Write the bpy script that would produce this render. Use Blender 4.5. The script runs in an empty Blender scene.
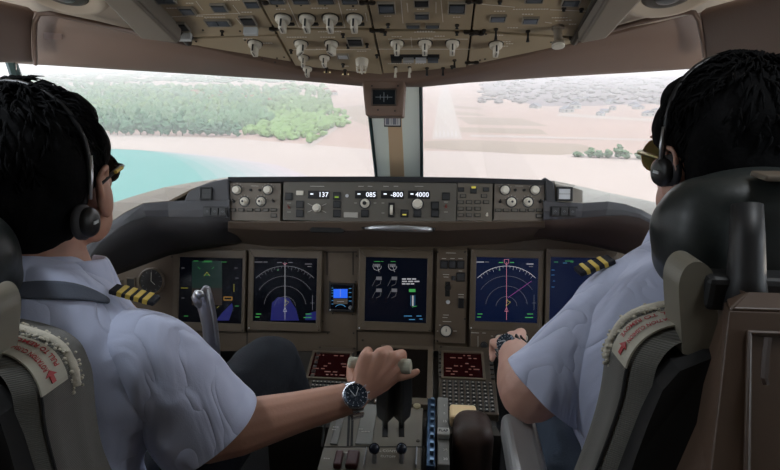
import bpy, bmesh, math, random
from math import sin, cos, pi, radians as rad
from mathutils import Vector, Matrix, noise
random.seed(7)
SC = bpy.context.scene
COL = SC.collection
V = Vector
# ------------------------------------------------------------------ camera
PITCH, YAW = rad(17.0), rad(4.5)
CAM = V((0.112, 0.0, 1.25)); FPX = 563.0
RC = Matrix.Rotation(YAW, 3, 'Z') @ Matrix.Rotation(pi/2-PITCH, 3, 'X')
cd = bpy.data.cameras.new('camera'); cam = bpy.data.objects.new('camera', cd); COL.objects.link(cam)
cd.sensor_width = 36; cd.lens = 36*FPX/780; cd.clip_start = 0.02; cd.clip_end = 40000
cam.location = CAM; cam.rotation_euler = (pi/2-PITCH, 0, YAW)
SC.camera = cam
def ray(px, py): return RC @ V(((px-390)/FPX, (235-py)/FPX, -1))
def P(px, py, d): return CAM + ray(px, py)*d           # the point a photo position shows at a distance
def PY(px, py, y):
    r = ray(px, py); return CAM + r*(y/r.y)
def G(px, py, z=-80.0):
    r = ray(px, py); return CAM + r*((z-CAM.z)/r.z)
# ------------------------------------------------------------------ materials
MATS = {}
def mat(name, col, rough=0.6, metal=0.0, var=0.0, vscale=8.0, bump=0.0, bscale=60.0, emit=None, estr=0.0, spec=0.5, sheen=0.0, subs=0.0):
    if name in MATS: return MATS[name]
    m = bpy.data.materials.new(name); m.use_nodes = True
    nt = m.node_tree; b = nt.nodes['Principled BSDF']
    c = tuple(col)+(1,) if len(col) == 3 else col
    b.inputs['Base Color'].default_value = c
    b.inputs['Roughness'].default_value = rough; b.inputs['Metallic'].default_value = metal
    b.inputs['Specular IOR Level'].default_value = spec
    if sheen: b.inputs['Sheen Weight'].default_value = sheen
    if subs:
        b.inputs['Subsurface Weight'].default_value = subs; b.inputs['Subsurface Radius'].default_value = (.012,.005,.003)
        b.inputs['Subsurface Scale'].default_value = 1.0
    tc = nt.nodes.new('ShaderNodeTexCoord')
    n = nt.nodes.new('ShaderNodeTexNoise'); n.inputs['Scale'].default_value = vscale; n.inputs['Detail'].default_value = 4
    nt.links.new(tc.outputs['Object'], n.inputs['Vector'])
    mx = nt.nodes.new('ShaderNodeMix'); mx.data_type = 'RGBA'
    v = var
    mx.inputs[6].default_value = tuple(max(0, x*(1-v)) for x in c[:3])+(1,)
    mx.inputs[7].default_value = tuple(min(1, x*(1+v)) for x in c[:3])+(1,)
    nt.links.new(n.outputs['Fac'], mx.inputs[0]); nt.links.new(mx.outputs[2], b.inputs['Base Color'])
    if bump:
        n2 = nt.nodes.new('ShaderNodeTexNoise'); n2.inputs['Scale'].default_value = bscale; n2.inputs['Detail'].default_value = 3
        nt.links.new(tc.outputs['Object'], n2.inputs['Vector'])
        bp = nt.nodes.new('ShaderNodeBump'); bp.inputs['Strength'].default_value = bump; bp.inputs['Distance'].default_value = .002
        nt.links.new(n2.outputs['Fac'], bp.inputs['Height']); nt.links.new(bp.outputs['Normal'], b.inputs['Normal'])
    if emit:
        b.inputs['Emission Color'].default_value = tuple(emit)+(1,); b.inputs['Emission Strength'].default_value = estr
    MATS[name] = m
    return m
def fabric_mat(name, col, scale=(220, 220, 60), amp=.35, rough=.95):
    m = mat(name, col, rough, sheen=.2); nt = m.node_tree; b = nt.nodes['Principled BSDF']
    tc = nt.nodes['Texture Coordinate']; mp = nt.nodes.new('ShaderNodeMapping'); mp.inputs['Scale'].default_value = scale
    w = nt.nodes.new('ShaderNodeTexWave'); w.inputs['Scale'].default_value = 1; w.inputs['Distortion'].default_value = 1.5; w.bands_direction = 'Z'
    nt.links.new(tc.outputs['Object'], mp.inputs[0]); nt.links.new(mp.outputs[0], w.inputs[0])
    mx = nt.nodes.new('ShaderNodeMix'); mx.data_type = 'RGBA'
    mx.inputs[6].default_value = tuple(x*(1-amp) for x in col)+(1,); mx.inputs[7].default_value = tuple(x*(1+amp) for x in col)+(1,)
    nt.links.new(w.outputs[1], mx.inputs[0]); nt.links.new(mx.outputs[2], b.inputs['Base Color'])
    bp = nt.nodes.new('ShaderNodeBump'); bp.inputs['Strength'].default_value = .5; bp.inputs['Distance'].default_value = .0015
    nt.links.new(w.outputs[1], bp.inputs['Height']); nt.links.new(bp.outputs['Normal'], b.inputs['Normal'])
    return m
def glow(name, col, s): return mat(name, (0.01, .01, .01), .4, emit=col, estr=s)
# interior
TAN = mat('panel_tan', (.122, .090, .060), .55, var=.06, bump=.1)
TAN2 = mat('bezel_tan', (.13, .10, .068), .45, var=.05)
OVH = mat('overhead_grey_tan', (.43, .345, .225), .55, var=.06, bump=.1)
BROWN = mat('trim_brown', (.19, .125, .092), .62, var=.07, bump=.15, bscale=300)
BROWN2 = mat('shell_brown', (.10, .064, .044), .42, var=.08, bump=.1)
CREAM = mat('lining_cream', (.52, .45, .36), .6, var=.05, bump=.1)
BEAM = mat('beam_grey', (.25, .215, .175), .55, var=.05)
DARK = mat('hood_dark', (.035, .036, .04), .6, var=.1, bump=.2, bscale=400)
HOOD = mat('hood_brown', (.06, .046, .04), .7, var=.1, bump=.2, bscale=400)
RIM = mat('rim_grey', (.055, .055, .062), .5, var=.08)
BLACK = mat('black_plastic', (.012, .012, .013), .4)
BTN = mat('button_grey', (.035, .036, .038), .45)
BTNB = mat('button_face', (.10, .115, .135), .4)
WHT = mat('knob_cream', (.72, .68, .58), .45, var=.04)
PALE = mat('pale_face', (.62, .64, .66), .5)
MARK = mat('marking', (.62, .60, .54), .7)
SLOT = mat('slot_black', (.006, .006, .006), .8)
SCREW = mat('screw', (.07, .06, .05), .4, metal=.8)
METAL = mat('brushed_metal', (.55, .56, .58), .32, metal=.9)
GREYMET = mat('satin_grey', (.30, .31, .33), .35, metal=.5)
LEATH = mat('leather', (.022, .027, .026), .42, var=.15, bump=.10, bscale=260)
SKIN = mat('skin', (.50, .27, .19), .5, var=.06, vscale=20, bump=.15, bscale=220, subs=.12)
SKIN2 = mat('skin_fair', (.60, .35, .27), .5, var=.06, vscale=20, bump=.15, bscale=220, subs=.12)
HAIR = mat('black_hair', (.005, .005, .0055), .8, spec=.08, var=.2, vscale=80, bump=.5, bscale=160)
SHIRT = mat('shirt_white', (.60, .655, .86), .85, var=.03, bump=.15, bscale=500, sheen=.2)
def creases(m, dist=.010, sc=7.0):
    nt = m.node_tree; tc = nt.nodes['Texture Coordinate']; mp = nt.nodes.new('ShaderNodeMapping'); mp.inputs['Scale'].default_value = (1.6, 1.6, .7); mp.inputs['Rotation'].default_value = (.2, .45, 0)
    n = nt.nodes.new('ShaderNodeTexNoise'); n.inputs['Scale'].default_value = sc; n.inputs['Detail'].default_value = 2.5; n.inputs['Distortion'].default_value = 1.2; n.inputs['Roughness'].default_value = .45
    ab = nt.nodes.new('ShaderNodeMath'); ab.operation = 'SUBTRACT'; ab.inputs[1].default_value = .5; a2 = nt.nodes.new('ShaderNodeMath'); a2.operation = 'ABSOLUTE'; a3 = nt.nodes.new('ShaderNodeMath'); a3.operation = 'POWER'; a3.inputs[1].default_value = .7
    bp = nt.nodes.new('ShaderNodeBump'); bp.inputs['Strength'].default_value = 1.0; bp.inputs['Distance'].default_value = dist
    nt.links.new(tc.outputs['Object'], mp.inputs[0]); nt.links.new(mp.outputs[0], n.inputs['Vector']); nt.links.new(n.outputs['Fac'], ab.inputs[0]); nt.links.new(ab.outputs[0], a2.inputs[0]); nt.links.new(a2.outputs[0], a3.inputs[0])
    nt.links.new(a3.outputs[0], bp.inputs['Height'])
    old = nt.nodes['Bump']; nt.links.new(bp.outputs['Normal'], old.inputs['Normal'])
creases(SHIRT, .012)
SHIRTN = mat('strap_slate', (.10, .115, .15), .8, bump=.3, bscale=400)  # shade under the collar as a slate colour
NAVY = mat('trouser_navy', (.005, .009, .017), .85, var=.1, bump=.3, bscale=300)
BLUEG = mat('trouser_blue', (.045, .066, .10), .85, var=.1, bump=.3, bscale=300)
GOLD = mat('gold_braid', (.72, .52, .08), .5, metal=.2, bump=.5, bscale=700)
FLEECE = mat('fleece', (.62, .58, .48), .95, var=.25, vscale=60, bump=1.0, bscale=150)
SEATF = fabric_mat('seat_fabric', (.125, .122, .108), (50, 50, 170), .2)
PLAC = mat('placard_cream', (.42, .40, .32), .5)
RED = mat('placard_red', (.36, .015, .02), .5)
# ------------------------------------------------------------------ mesh helper
class MB:
    def __init__(s): s.bm = bmesh.new()
    def box(s, c, size, M=None):
        r = bmesh.ops.create_cube(s.bm, size=1)
        T = Matrix.Translation(c) @ Matrix.Diagonal((size[0], size[1], size[2], 1))
        if M is not None: T = M @ T
        bmesh.ops.transform(s.bm, matrix=T, verts=r['verts']); return s
    def tube(s, pts, rad_, seg=12, cap=True):
        if not hasattr(rad_, '__len__'): rad_ = [rad_]*len(pts)
        pts = [V(p) for p in pts]; rings = []; nrm = None
        for i, p in enumerate(pts):
            t = (pts[min(i+1, len(pts)-1)]-pts[max(i-1, 0)]).normalized()
            if nrm is None:
                a = V((0, 0, 1)) if abs(t.z) < .9 else V((1, 0, 0)); nrm = (a-t*a.dot(t)).normalized()
            else: nrm = (nrm-t*nrm.dot(t)).normalized()
            bi = t.cross(nrm)
            rings.append([s.bm.verts.new(p+(nrm*cos(2*pi*k/seg)+bi*sin(2*pi*k/seg))*rad_[i]) for k in range(seg)])
        for a, b in zip(rings, rings[1:]):
            for k in range(seg): s.bm.faces.new((a[k], a[(k+1) % seg], b[(k+1) % seg], b[k]))
        if cap:
            s.bm.faces.new(list(reversed(rings[0]))); s.bm.faces.new(rings[-1])
        return s
    def ball(s, c, r, sub=3, M=None):
        q = bmesh.ops.create_icosphere(s.bm, subdivisions=sub, radius=1)
        r = r if hasattr(r, '__len__') else (r, r, r)
        T = Matrix.Translation(c) @ ((M.to_4x4() if M is not None else Matrix.Identity(4)) @ Matrix.Diagonal((r[0], r[1], r[2], 1)))
        bmesh.ops.transform(s.bm, matrix=T, verts=q['verts']); return s
    def lathe(s, prof, M=None, seg=20):
        """prof: (radius, height) revolved about local -Y (out of a panel)."""
        M = M or Matrix.Identity(4); rings = []
        for r, h in prof:
            rings.append([s.bm.verts.new(M @ V((r*cos(2*pi*k/seg), -h, r*sin(2*pi*k/seg)))) for k in range(seg)])
        for a, b in zip(rings, rings[1:]):
            for k in range(seg): s.bm.faces.new((a[k], a[(k+1) % seg], b[(k+1) % seg], b[k]))
        s.bm.faces.new(rings[-1]); s.bm.faces.new(list(reversed(rings[0]))); return s
    def prism(s, poly, y0, y1, M=None):
        """poly in local x,z; extruded from y0 to y1."""
        M = M or Matrix.Identity(4)
        a = [s.bm.verts.new(M @ V((x, y0, z))) for x, z in poly]; b = [s.bm.verts.new(M @ V((x, y1, z))) for x, z in poly]
        n = len(poly)
        for k in range(n): s.bm.faces.new((a[k], a[(k+1) % n], b[(k+1) % n], b[k]))
        s.bm.faces.new(list(reversed(a))); s.bm.faces.new(b); return s
    def frame(s, x0, z0, x1, z1, ix0, iz0, ix1, iz1, y0, y1):
        """rectangular ring, y0 front, y1 back"""
        for q in ([(x0, z0), (x1, z0), (ix1, iz0), (ix0, iz0)], [(x1, z0), (x1, z1), (ix1, iz1), (ix1, iz0)],
                  [(x1, z1), (x0, z1), (ix0, iz1), (ix1, iz1)], [(x0, z1), (x0, z0), (ix0, iz0), (ix0, iz1)]):
            s.prism(q, y0, y1)
        return s
    def grid(s, rows):
        vs = [[s.bm.verts.new(p) for p in r] for r in rows]
        for a, b in zip(vs, vs[1:]):
            for k in range(len(a)-1): s.bm.faces.new((a[k], a[k+1], b[k+1], b[k]))
        return s
    def stroke(s, pts, w, y=-.0006, t=.0004):
        """flat ribbon along 2D points in local x,z"""
        for (x0, z0), (x1, z1) in zip(pts, pts[1:]):
            dx, dz = x1-x0, z1-z0; L = math.hypot(dx, dz) or 1e-6
            nx, nz = -dz/L*w/2, dx/L*w/2
            s.prism([(x0+nx, z0+nz), (x1+nx, z1+nz), (x1-nx, z1-nz), (x0-nx, z0-nz)], y, y+t)
        return s
    def mesh(s, name):
        bmesh.ops.recalc_face_normals(s.bm, faces=s.bm.faces)
        me = bpy.data.meshes.new(name); s.bm.to_mesh(me); s.bm.free(); return me
    def build(s, name, m, parent=None, smooth=False, bevel=0, solid=0, sub=0, M=None, segs=2):
        me = s.mesh(name); o = bpy.data.objects.new(name, me); COL.objects.link(o); me.materials.append(m)
        if M is not None: o.matrix_basis = M
        if parent is not None: o.parent = parent
        if smooth: me.shade_smooth()
        if sub:
            q = o.modifiers.new('s', 'SUBSURF'); q.levels = q.render_levels = sub
        if solid:
            q = o.modifiers.new('t', 'SOLIDIFY'); q.thickness = solid; q.offset = 0
        if bevel:
            q = o.modifiers.new('b', 'BEVEL'); q.width = bevel; q.segments = segs; q.limit_method = 'ANGLE'; q.angle_limit = rad(40)
            q.harden_normals = False
        return o
def thing(name, label, cat, M=None, group=None, loc=None):
    o = bpy.data.objects.new(name, None); COL.objects.link(o); o.empty_display_size = .02
    if M is not None: o.matrix_basis = M
    if loc is not None: o.location = loc
    return tag(o, label, cat, group)
def tag(o, label, cat, group=None, kind=None):
    if label: o['label'] = label
    if cat: o['category'] = cat
    if group: o['group'] = group
    if kind: o['kind'] = kind
    return o
def struct(o): o['kind'] = 'structure'; return o
def text_mesh(s, size, name='lettering', align='CENTER', ext=.0003, bold=0):
    c = bpy.data.curves.new(name, 'FONT'); c.body = s; c.size = size; c.align_x = align; c.align_y = 'CENTER'
    c.extrude = ext; c.offset = bold; c.resolution_u = 2
    o = bpy.data.objects.new(name, c); COL.objects.link(o)
    me = bpy.data.meshes.new_from_object(o.evaluated_get(bpy.context.evaluated_depsgraph_get()))
    bpy.data.objects.remove(o); bpy.data.curves.remove(c)
    me.transform(Matrix.Rotation(pi/2, 4, 'X'))       # stand up in local x,z facing -y
    return me
def text(s, size, x, z, m, parent, y=-.0008, name='lettering', rot=0, align='CENTER', bold=0):
    me = text_mesh(s, size, name, align, bold=bold); me.transform(Matrix.Rotation(rot, 4, 'Y')); me.materials.clear(); me.materials.append(m)
    o = bpy.data.objects.new(name, me); COL.objects.link(o); o.parent = parent; o.location = (x, y, z); return o
class Frame:
    """a tilted flat panel: local x right, y into the panel, z up along it"""
    def __init__(s, origin, tilt):
        Y = V((0, cos(tilt), -sin(tilt))); Z = V((0, sin(tilt), cos(tilt))); X = V((1, 0, 0))
        s.M = Matrix(((X.x, Y.x, Z.x, origin[0]), (X.y, Y.y, Z.y, origin[1]), (X.z, Y.z, Z.z, origin[2]), (0, 0, 0, 1)))
        s.I = s.M.inverted()
    def L(s, px, py, off=0.0):
        o = s.I @ CAM; d = (s.I.to_3x3() @ ray(px, py)); t = (-off-o.y)/d.y; p = o+d*t
        return p.x, p.z
    def at(s, px, py, off=0.0, rot=0):
        x, z = s.L(px, py, off); return s.M @ Matrix.Translation((x, -off, z)) @ Matrix.Rotation(rot, 4, 'Y')
    def rel(s, px, py, ox, oz, off=0.0):
        x, z = s.L(px, py, off); return x-ox, z-oz
def link_copy(o, parent, M=None):
    c = o.copy(); COL.objects.link(c); c.parent = parent
    if M is not None: c.matrix_basis = M
    return c
def child(name, me, parent, M=None):
    o = bpy.data.objects.new(name, me); COL.objects.link(o); o.parent = parent
    if M is not None: o.matrix_basis = M
    return o
# ------------------------------------------------------------------ frames
def cx0(p): return V((0, p.y, p.z))
F_MIP = Frame(cx0(P(393, 290, 1.60)), PITCH)
F_MCP = Frame(cx0(P(387, 200, 1.45)), PITCH)
F_OH = Frame(cx0(P(380, 60, 1.151)), rad(90-26)*-1)   # replaced below by the right-handed ceiling frame
def plane_frame(origin, up):
    X = V((1, 0, 0)); Z = V(up).normalized(); Y = Z.cross(X)
    f = Frame(origin, 0)
    f.M = Matrix(((X.x, Y.x, Z.x, origin[0]), (X.y, Y.y, Z.y, origin[1]), (X.z, Y.z, Z.z, origin[2]), (0, 0, 0, 1))); f.I = f.M.inverted(); return f
F_OH = plane_frame(cx0(P(380, 60, 1.151)), (0, -cos(rad(26)), sin(rad(26))))
def PD(px, py, d):
    x, z = F_MCP.L(px, py, 1.45-d); return F_MCP.M @ V((x, -(1.45-d), z))
def OHP(px, py, off=0):
    x, z = F_OH.L(px, py, off); return F_OH.M @ V((x, -off, z))
# ------------------------------------------------------------------ room
def wall(name, pts, m=CREAM, t=.02):
    b = MB(); b.grid([[pts[0], pts[1]], [pts[3], pts[2]]]); return struct(b.build(name, m, solid=t))
wall('floor', [V((-1.3, -1, 0)), V((1.3, -1, 0)), V((1.3, 2.1, 0)), V((-1.3, 2.1, 0))], mat('carpet', (.03, .03, .032), .95, bump=.8, bscale=200))
wall('wall_back', [V((-1.3, -1, 0)), V((1.3, -1, 0)), V((1.3, -1, 1.9)), V((-1.3, -1, 1.9))], mat('back_wall', (.30, .26, .21), .7))
# side walls with the side windows
for s, nm in ((-1, 'left'), (1, 'right')):
    b = MB(); X = 1.12*s
    def q(y0, z0, y1, z1, ya=None, yb=None):
        b.grid([[V((X, y0, z0)), V((X, y1, z0))], [V((X*.97, y0, z1)), V((X*.97, y1, z1))]])
    q(-1, 0, 1.34, .86); q(-1, 1.36, 1.30, 1.9); q(-1, .86, .15, 1.36); q(.66, .86, .72, 1.36)
    struct(b.build('wall_'+nm, CREAM, solid=.03))
    g = MB(); g.grid([[V((X, .15, .86)), V((X, 1.34, .86))], [V((X*.97, .15, 1.36)), V((X*.97, 1.30, 1.36))]])
    win = struct(g.build('window_%d' % (3 if s < 0 else 4), None or mat('dummy', (1, 1, 1)), solid=.006))
    win.data.materials.clear(); win['glass'] = 1
def glass_mat():
    m = bpy.data.materials.new('window_glass'); m.use_nodes = True; nt = m.node_tree; nt.nodes.clear()
    o = nt.nodes.new('ShaderNodeOutputMaterial'); t = nt.nodes.new('ShaderNodeBsdfTransparent'); g = nt.nodes.new('ShaderNodeBsdfGlossy')
    t.inputs[0].default_value = (.96, .985, .98, 1); g.inputs['Roughness'].default_value = .03
    f = nt.nodes.new('ShaderNodeFresnel'); f.inputs[0].default_value = 1.08
    mx = nt.nodes.new('ShaderNodeMixShader'); nt.links.new(f.outputs[0], mx.inputs[0]); nt.links.new(t.outputs[0], mx.inputs[1]); nt.links.new(g.outputs[0], mx.inputs[2])
    nt.links.new(mx.outputs[0], o.inputs[0]); return m
GLASS = glass_mat()
for o in list(COL.objects):
    if o.get('glass'): o.data.materials.append(GLASS); del o['glass']
# header above the windshield: rows of points, bottom edge then top edge
HB = [(-45, 58, 1.16), (16, 61, 1.24), (100, 66, 1.27), (200, 72, 1.31), (300, 78, 1.34), (362, 83, 1.36), (422, 84, 1.36), (470, 80, 1.35), (560, 74, 1.32), (650, 69, 1.28), (712, 65, 1.25), (800, 60, 1.16)]
HT = [(-45, -4, 1.06), (16, 9, 1.14), (100, 26, 1.15), None, None, None, None, None, None, None, (712, 8, 1.15), (800, -8, 1.06)]
hb = [PY(*a) for a in HB]
oht = {3: (196, 45), 4: (300, 68), 5: (360, 77), 6: (418, 77), 7: (470, 67), 8: (560, 46), 9: (650, 27)}
ht = []
for i, a in enumerate(HT):
    if a: ht.append(PY(*a))
    elif i == 9: ht.append(PY(650, 25, 1.15))
    else: ht.append(OHP(*oht[i])+V((0, .006, -.002)))
# bulged padded face
def rows_between(a, b, n, bulge):
    out = []
    for j in range(n+1):
        t = j/n; out.append([p.lerp(q, t)+V((0, -1, -.35)).normalized()*(bulge*sin(pi*min(1, max(0, t)))**.5 if 0 < t < 1 else 0) for p, q in zip(a, b)])
    return out
def fine(rows, k=6):
    out = []
    for r in rows:
        n = []
        for a, b in zip(r, r[1:]): n += [a.lerp(b, i/k) for i in range(k)]
        out.append(n+[r[-1]])
    return out
sel = slice(1, 11)
hdr = struct(MB().grid(rows_between(hb[sel], ht[sel], 8, .012)+[[p+V((0, .012, .045)) for p in ht[sel]]]).build('trim_1', BROWN, smooth=True, solid=.012, bevel=.003))
under = [p+V((0, .05, .012)) for p in hb]
struct(MB().grid([hb, under, [p+V((0, .1, .16)) for p in hb]]).build('trim_2', CREAM, solid=.006))
# side headers, over the side windows
def side_header(pts_b, pts_t, nm):
    b = MB().grid(rows_between([PY(*a) for a in pts_b], [PY(*a) for a in pts_t], 8, .012)); return struct(b.build(nm, BROWN, smooth=True, solid=.02, bevel=.006))
side_header([(-260, 60, .60), (-60, 60, .95), (32, 60, 1.18)], [(-260, -60, .55), (-60, -12, .88), (32, 9, 1.09)], 'trim_3')
side_header([(708, 64, 1.18), (790, 66, 1.02), (960, 66, .70)], [(702, 10, 1.09), (790, -14, .94), (960, -60, .62)], 'trim_4')
# moulded seam beads beside the padded panels
def bead(nm, pts, r, m=BROWN): return struct(MB().tube([PY(*a) for a in pts], r, 10).build(nm, m, smooth=True))
bead('trim_5', [(35.5, 64, 1.165), (34.5, 40, 1.12), (35, 22, 1.09), (39, 14, 1.085), (50, 13.5, 1.09), (100, 24, 1.11), (150, 36.5, 1.115), (190, 44, 1.12)], .0045, mat('bead', (.13, .085, .065), .5))
bead('trim_6', [(706, 66, 1.165), (703, 40, 1.12), (699, 20, 1.09), (694, 12.5, 1.085), (684, 12, 1.09), (640, 22, 1.11), (600, 33, 1.115), (575, 41, 1.12)], .0045, MATS['bead'])
# small tag on the left padded panel
tg = MB(); a = [PY(x, y, 1.158+.0) for x, y in ((44, 30.5), (62, 31), (62, 39.5), (44, 39))]
tg.grid([[a[0], a[1]], [a[3], a[2]]]); tag(tg.build('blank_sticker', mat('sticker', (.30, .22, .20), .5), solid=.001), 'small pale rectangular sticker on the brown padding above the left windshield', 'sticker')
# ceiling lining: from header top to the beams and back over the cabin
cr = []
for (px, py, y) in ((-200, -90, .75), (-45, -6, 1.08), (16, 7, 1.16), (100, 24, 1.17), (196, 43, 1.19)): cr.append(PY(px, py, y))
ctop = [V((p.x*.98, .3, 1.72)) for p in cr]; cback = [V((p.x, -1.0, 1.80)) for p in cr]
struct(MB().grid([cr, [p.lerp(q, .5) for p, q in zip(cr, ctop)], ctop, cback]).build('ceiling', CREAM, smooth=True, solid=.02))
cr2 = []
for (px, py, y) in ((570, 42, 1.19), (650, 24, 1.17), (712, 7, 1.16), (800, -10, 1.08), (960, -90, .75)): cr2.append(PY(px, py, y))
c2t = [V((p.x*.98, .3, 1.72)) for p in cr2]; c2b = [V((p.x, -1.0, 1.80)) for p in cr2]
struct(MB().grid([cr2, [p.lerp(q, .5) for p, q in zip(cr2, c2t)], c2t, c2b]).build('ceiling', CREAM, smooth=True, solid=.02))
# roof skin over everything so daylight only enters by the windows
sk = MB(); sk.grid([[V((-1.3, -1.05, 1.9)), V((1.3, -1.05, 1.9))], [V((-1.3, .6, 1.9)), V((1.3, .6, 1.9))], [V((-1.3, 1.2, 1.62)), V((1.3, 1.2, 1.62))], [V((-1.25, 1.36, 1.40)), V((1.25, 1.36, 1.40))], [p+V((0, .12, .17)) for p in (hb[0], hb[-1])]])
struct(sk.build('roof', mat('outer_skin', (.6, .6, .6), .5), solid=.02))
# beams beside the overhead panel (run aft and up with the panel)
def beam(pts, nm, extra):
    lo = [OHP(*p, .028)+(F_OH.M.to_3x3() @ V((0, .028, 0))) for p in pts]
    b = MB(); n = (F_OH.M.to_3x3() @ V((0, 1, 0)))
    b.grid([[p-n*.028 for p in (lo[0], lo[1])], [p-n*.028 for p in (lo[3], lo[2])]])
    b.grid([[lo[0]-n*.028, lo[1]-n*.028], [lo[0]+n*.05, lo[1]+n*.05]]); b.grid([[lo[3]-n*.028, lo[2]-n*.028], [lo[3]+n*.05, lo[2]+n*.05]])
    return struct(b.build(nm, BEAM, solid=.008, bevel=.004))
beam([(179, 42), (95, -40), (52, -55), (141, 37)], 'beam_left', 0)
beam([(580, 42), (640, -55), (690, -55), (606, 37)], 'beam_right', 0)
# dark channel rails between beam and panels
for nm, a, bq in (('trim_7', (126, -20), (189, 43)), ('trim_8', (607, -20), (574, 42))):
    p0, p1 = OHP(*a, .006), OHP(*bq, .006)
    struct(MB().tube([p0, p1], .007, 8).build(nm, mat('rail', (.05, .04, .03), .5)))
# round reading-light housings in the ceiling lining
for (px, py, lab) in ((64, -13, 'cream round ceiling light housing above the left windshield panel'), (668, -12, 'cream round ceiling light housing above the right windshield panel')):
    c = PY(px, py, 1.02); t = thing('ceiling_light', lab, 'light', loc=c, group=None)
    n = V((0, -.45, -1)).normalized(); R = n.rotation_difference(V((0, 0, 1))).to_matrix().to_4x4().inverted() if False else V((0, -1, 0)).rotation_difference(n).to_matrix().to_4x4()
    MB().lathe([(.078, -.03), (.078, .0), (.070, .014), (.055, .018), (.044, .012)], R, 32).build('housing', CREAM, t, smooth=True)
    MB().lathe([(.040, .0), (.040, .013), (.03, .017), (.02, .016)], R, 28).build('socket', mat('socket_dark', (.05, .045, .04), .5), t, smooth=True)
    MB().lathe([(.019, .0), (.019, .019), (.008, .023)], R, 20).build('lens', BTNB, t, smooth=True)
# ------------------------------------------------------------------ windshield
# glass bottom edge, left and right of the post
def pane(nm, top, bot):
    b = MB().grid([[PY(*a) for a in top], [PY(*a) for a in bot]]); o = b.build(nm, GLASS, solid=.004); return struct(o)
pane('window_1', [(16, 61, 1.24), (100, 66, 1.27), (200, 72, 1.31), (300, 78, 1.34), (372, 84, 1.375)], [(24, 250, 1.36), (110, 232, 1.44), (210, 213, 1.6), (300, 200, 1.75), (379, 186, 1.84)])
pane('window_2', [(420, 84, 1.375), (470, 80, 1.35), (560, 74, 1.32), (650, 69, 1.28), (712, 65, 1.25)], [(421, 186, 1.84), (490, 195, 1.75), (560, 210, 1.6), (665, 232, 1.44), (712, 250, 1.36)])
# centre post: pale bevelled cheeks, tan middle strip, dark seals
def strip(top, bot, nm, m, sol=.004, parent=None):
    b = MB().grid([[PY(*a) for a in top], [PY(*a) for a in bot]]); return b.build(nm, m, parent, solid=sol)
PT, PB = 84, 190
cp = MB()
cp.grid([[PY(369, 84, 1.385), PY(386, 84, 1.345), PY(400, 84, 1.345), PY(420, 84, 1.385)], [PY(378, 190, 1.83), PY(391, 190, 1.77), PY(405, 190, 1.77), PY(421.5, 190, 1.83)]])
post = struct(cp.build('window_post', mat('post_pale', (.80, .84, .74), .5), solid=.006))
struct(strip([(386, 84, 1.339), (400, 84, 1.339)], [(391, 190, 1.764), (405, 190, 1.764)], 'trim_9', mat('post_tan', (.78, .55, .33), .55)))
SEAL = mat('seal_green', (.02, .055, .055), .5)
struct(MB().tube([PY(366, 80, 1.372), PY(377.5, 188, 1.81)], .0052, 8).build('trim_10', SEAL))
struct(MB().tube([PY(420.5, 80, 1.372), PY(422, 188, 1.81)], .0052, 8).build('trim_11', SEAL))
# outer window posts
for nm, a in (('window_post', [(10, 58, 1.25), (24, 100, 1.27), (38, 250, 1.36)]), ('window_post', [(716, 62, 1.26), (712, 120, 1.3), (706, 250, 1.36)])):
    struct(MB().tube([PY(*q) for q in a], .012, 8).build(nm, SEAL))
# window sill lining (cream) between hood and glass; left and right
ST_L = [(232, 181, 1.45), (215, 181.5, 1.45), (192, 190, 1.445), (169, 202, 1.44), (144, 204, 1.42), (126, 213, 1.39), (108, 225, 1.35), (95, 234, 1.31), (83, 249, 1.27), (66, 275, 1.22)]
SS_L = [(232, 177.5, 1.70), (215, 180, 1.68), (190, 183.5, 1.65), (165, 188, 1.6), (140, 195, 1.56), (115, 203, 1.5), (100, 209, 1.46), (85, 216, 1.42), (70, 226, 1.38), (52, 244, 1.34)]
ST_R = [(541, 181, 1.45), (554, 182, 1.45), (556, 203, 1.45), (583, 204, 1.44), (608, 202.5, 1.42), (625, 205, 1.39), (642, 211, 1.36), (654, 218, 1.33), (672, 236, 1.28), (690, 262, 1.22)]
SS_R = [(541, 179.5, 1.70), (555, 181.5, 1.66), (575, 186, 1.63), (595, 190.5, 1.6), (610, 194, 1.56), (630, 198, 1.52), (648, 201.5, 1.48), (664, 206, 1.44), (690, 218, 1.38), (715, 240, 1.33)]
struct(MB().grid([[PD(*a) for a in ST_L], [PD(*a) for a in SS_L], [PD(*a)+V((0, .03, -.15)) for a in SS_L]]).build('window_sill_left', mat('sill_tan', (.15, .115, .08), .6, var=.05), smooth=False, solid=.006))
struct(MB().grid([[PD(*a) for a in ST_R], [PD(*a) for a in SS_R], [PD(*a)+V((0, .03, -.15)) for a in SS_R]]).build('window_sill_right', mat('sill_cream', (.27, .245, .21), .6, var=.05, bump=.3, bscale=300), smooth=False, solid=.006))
# nose bulkhead under the glass: closes the cabin in front
nb = MB(); nb.grid([[V((-1.3, 2.05, .0)), V((1.3, 2.05, 0))], [V((-1.3, 1.98, .60)), V((1.3, 1.98, .60))]]); nb.grid([[V((-.9, 1.6, .66)), V((.9, 1.6, .66))], [V((-.9, 1.98, .60)), V((.9, 1.98, .60))]])
struct(nb.build('wall_front', mat('bulkhead', (.05, .05, .05), .8), solid=.02))
for s in (-1, 1):
    struct(MB().grid([[V((1.12*s, 1.3, 0)), V((1.0*s, 2.05, 0))], [V((1.12*s, 1.3, .80)), V((.9*s, 1.9, .60))]]).build('wall_'+('left' if s < 0 else 'right'), CREAM, solid=.02))
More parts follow.
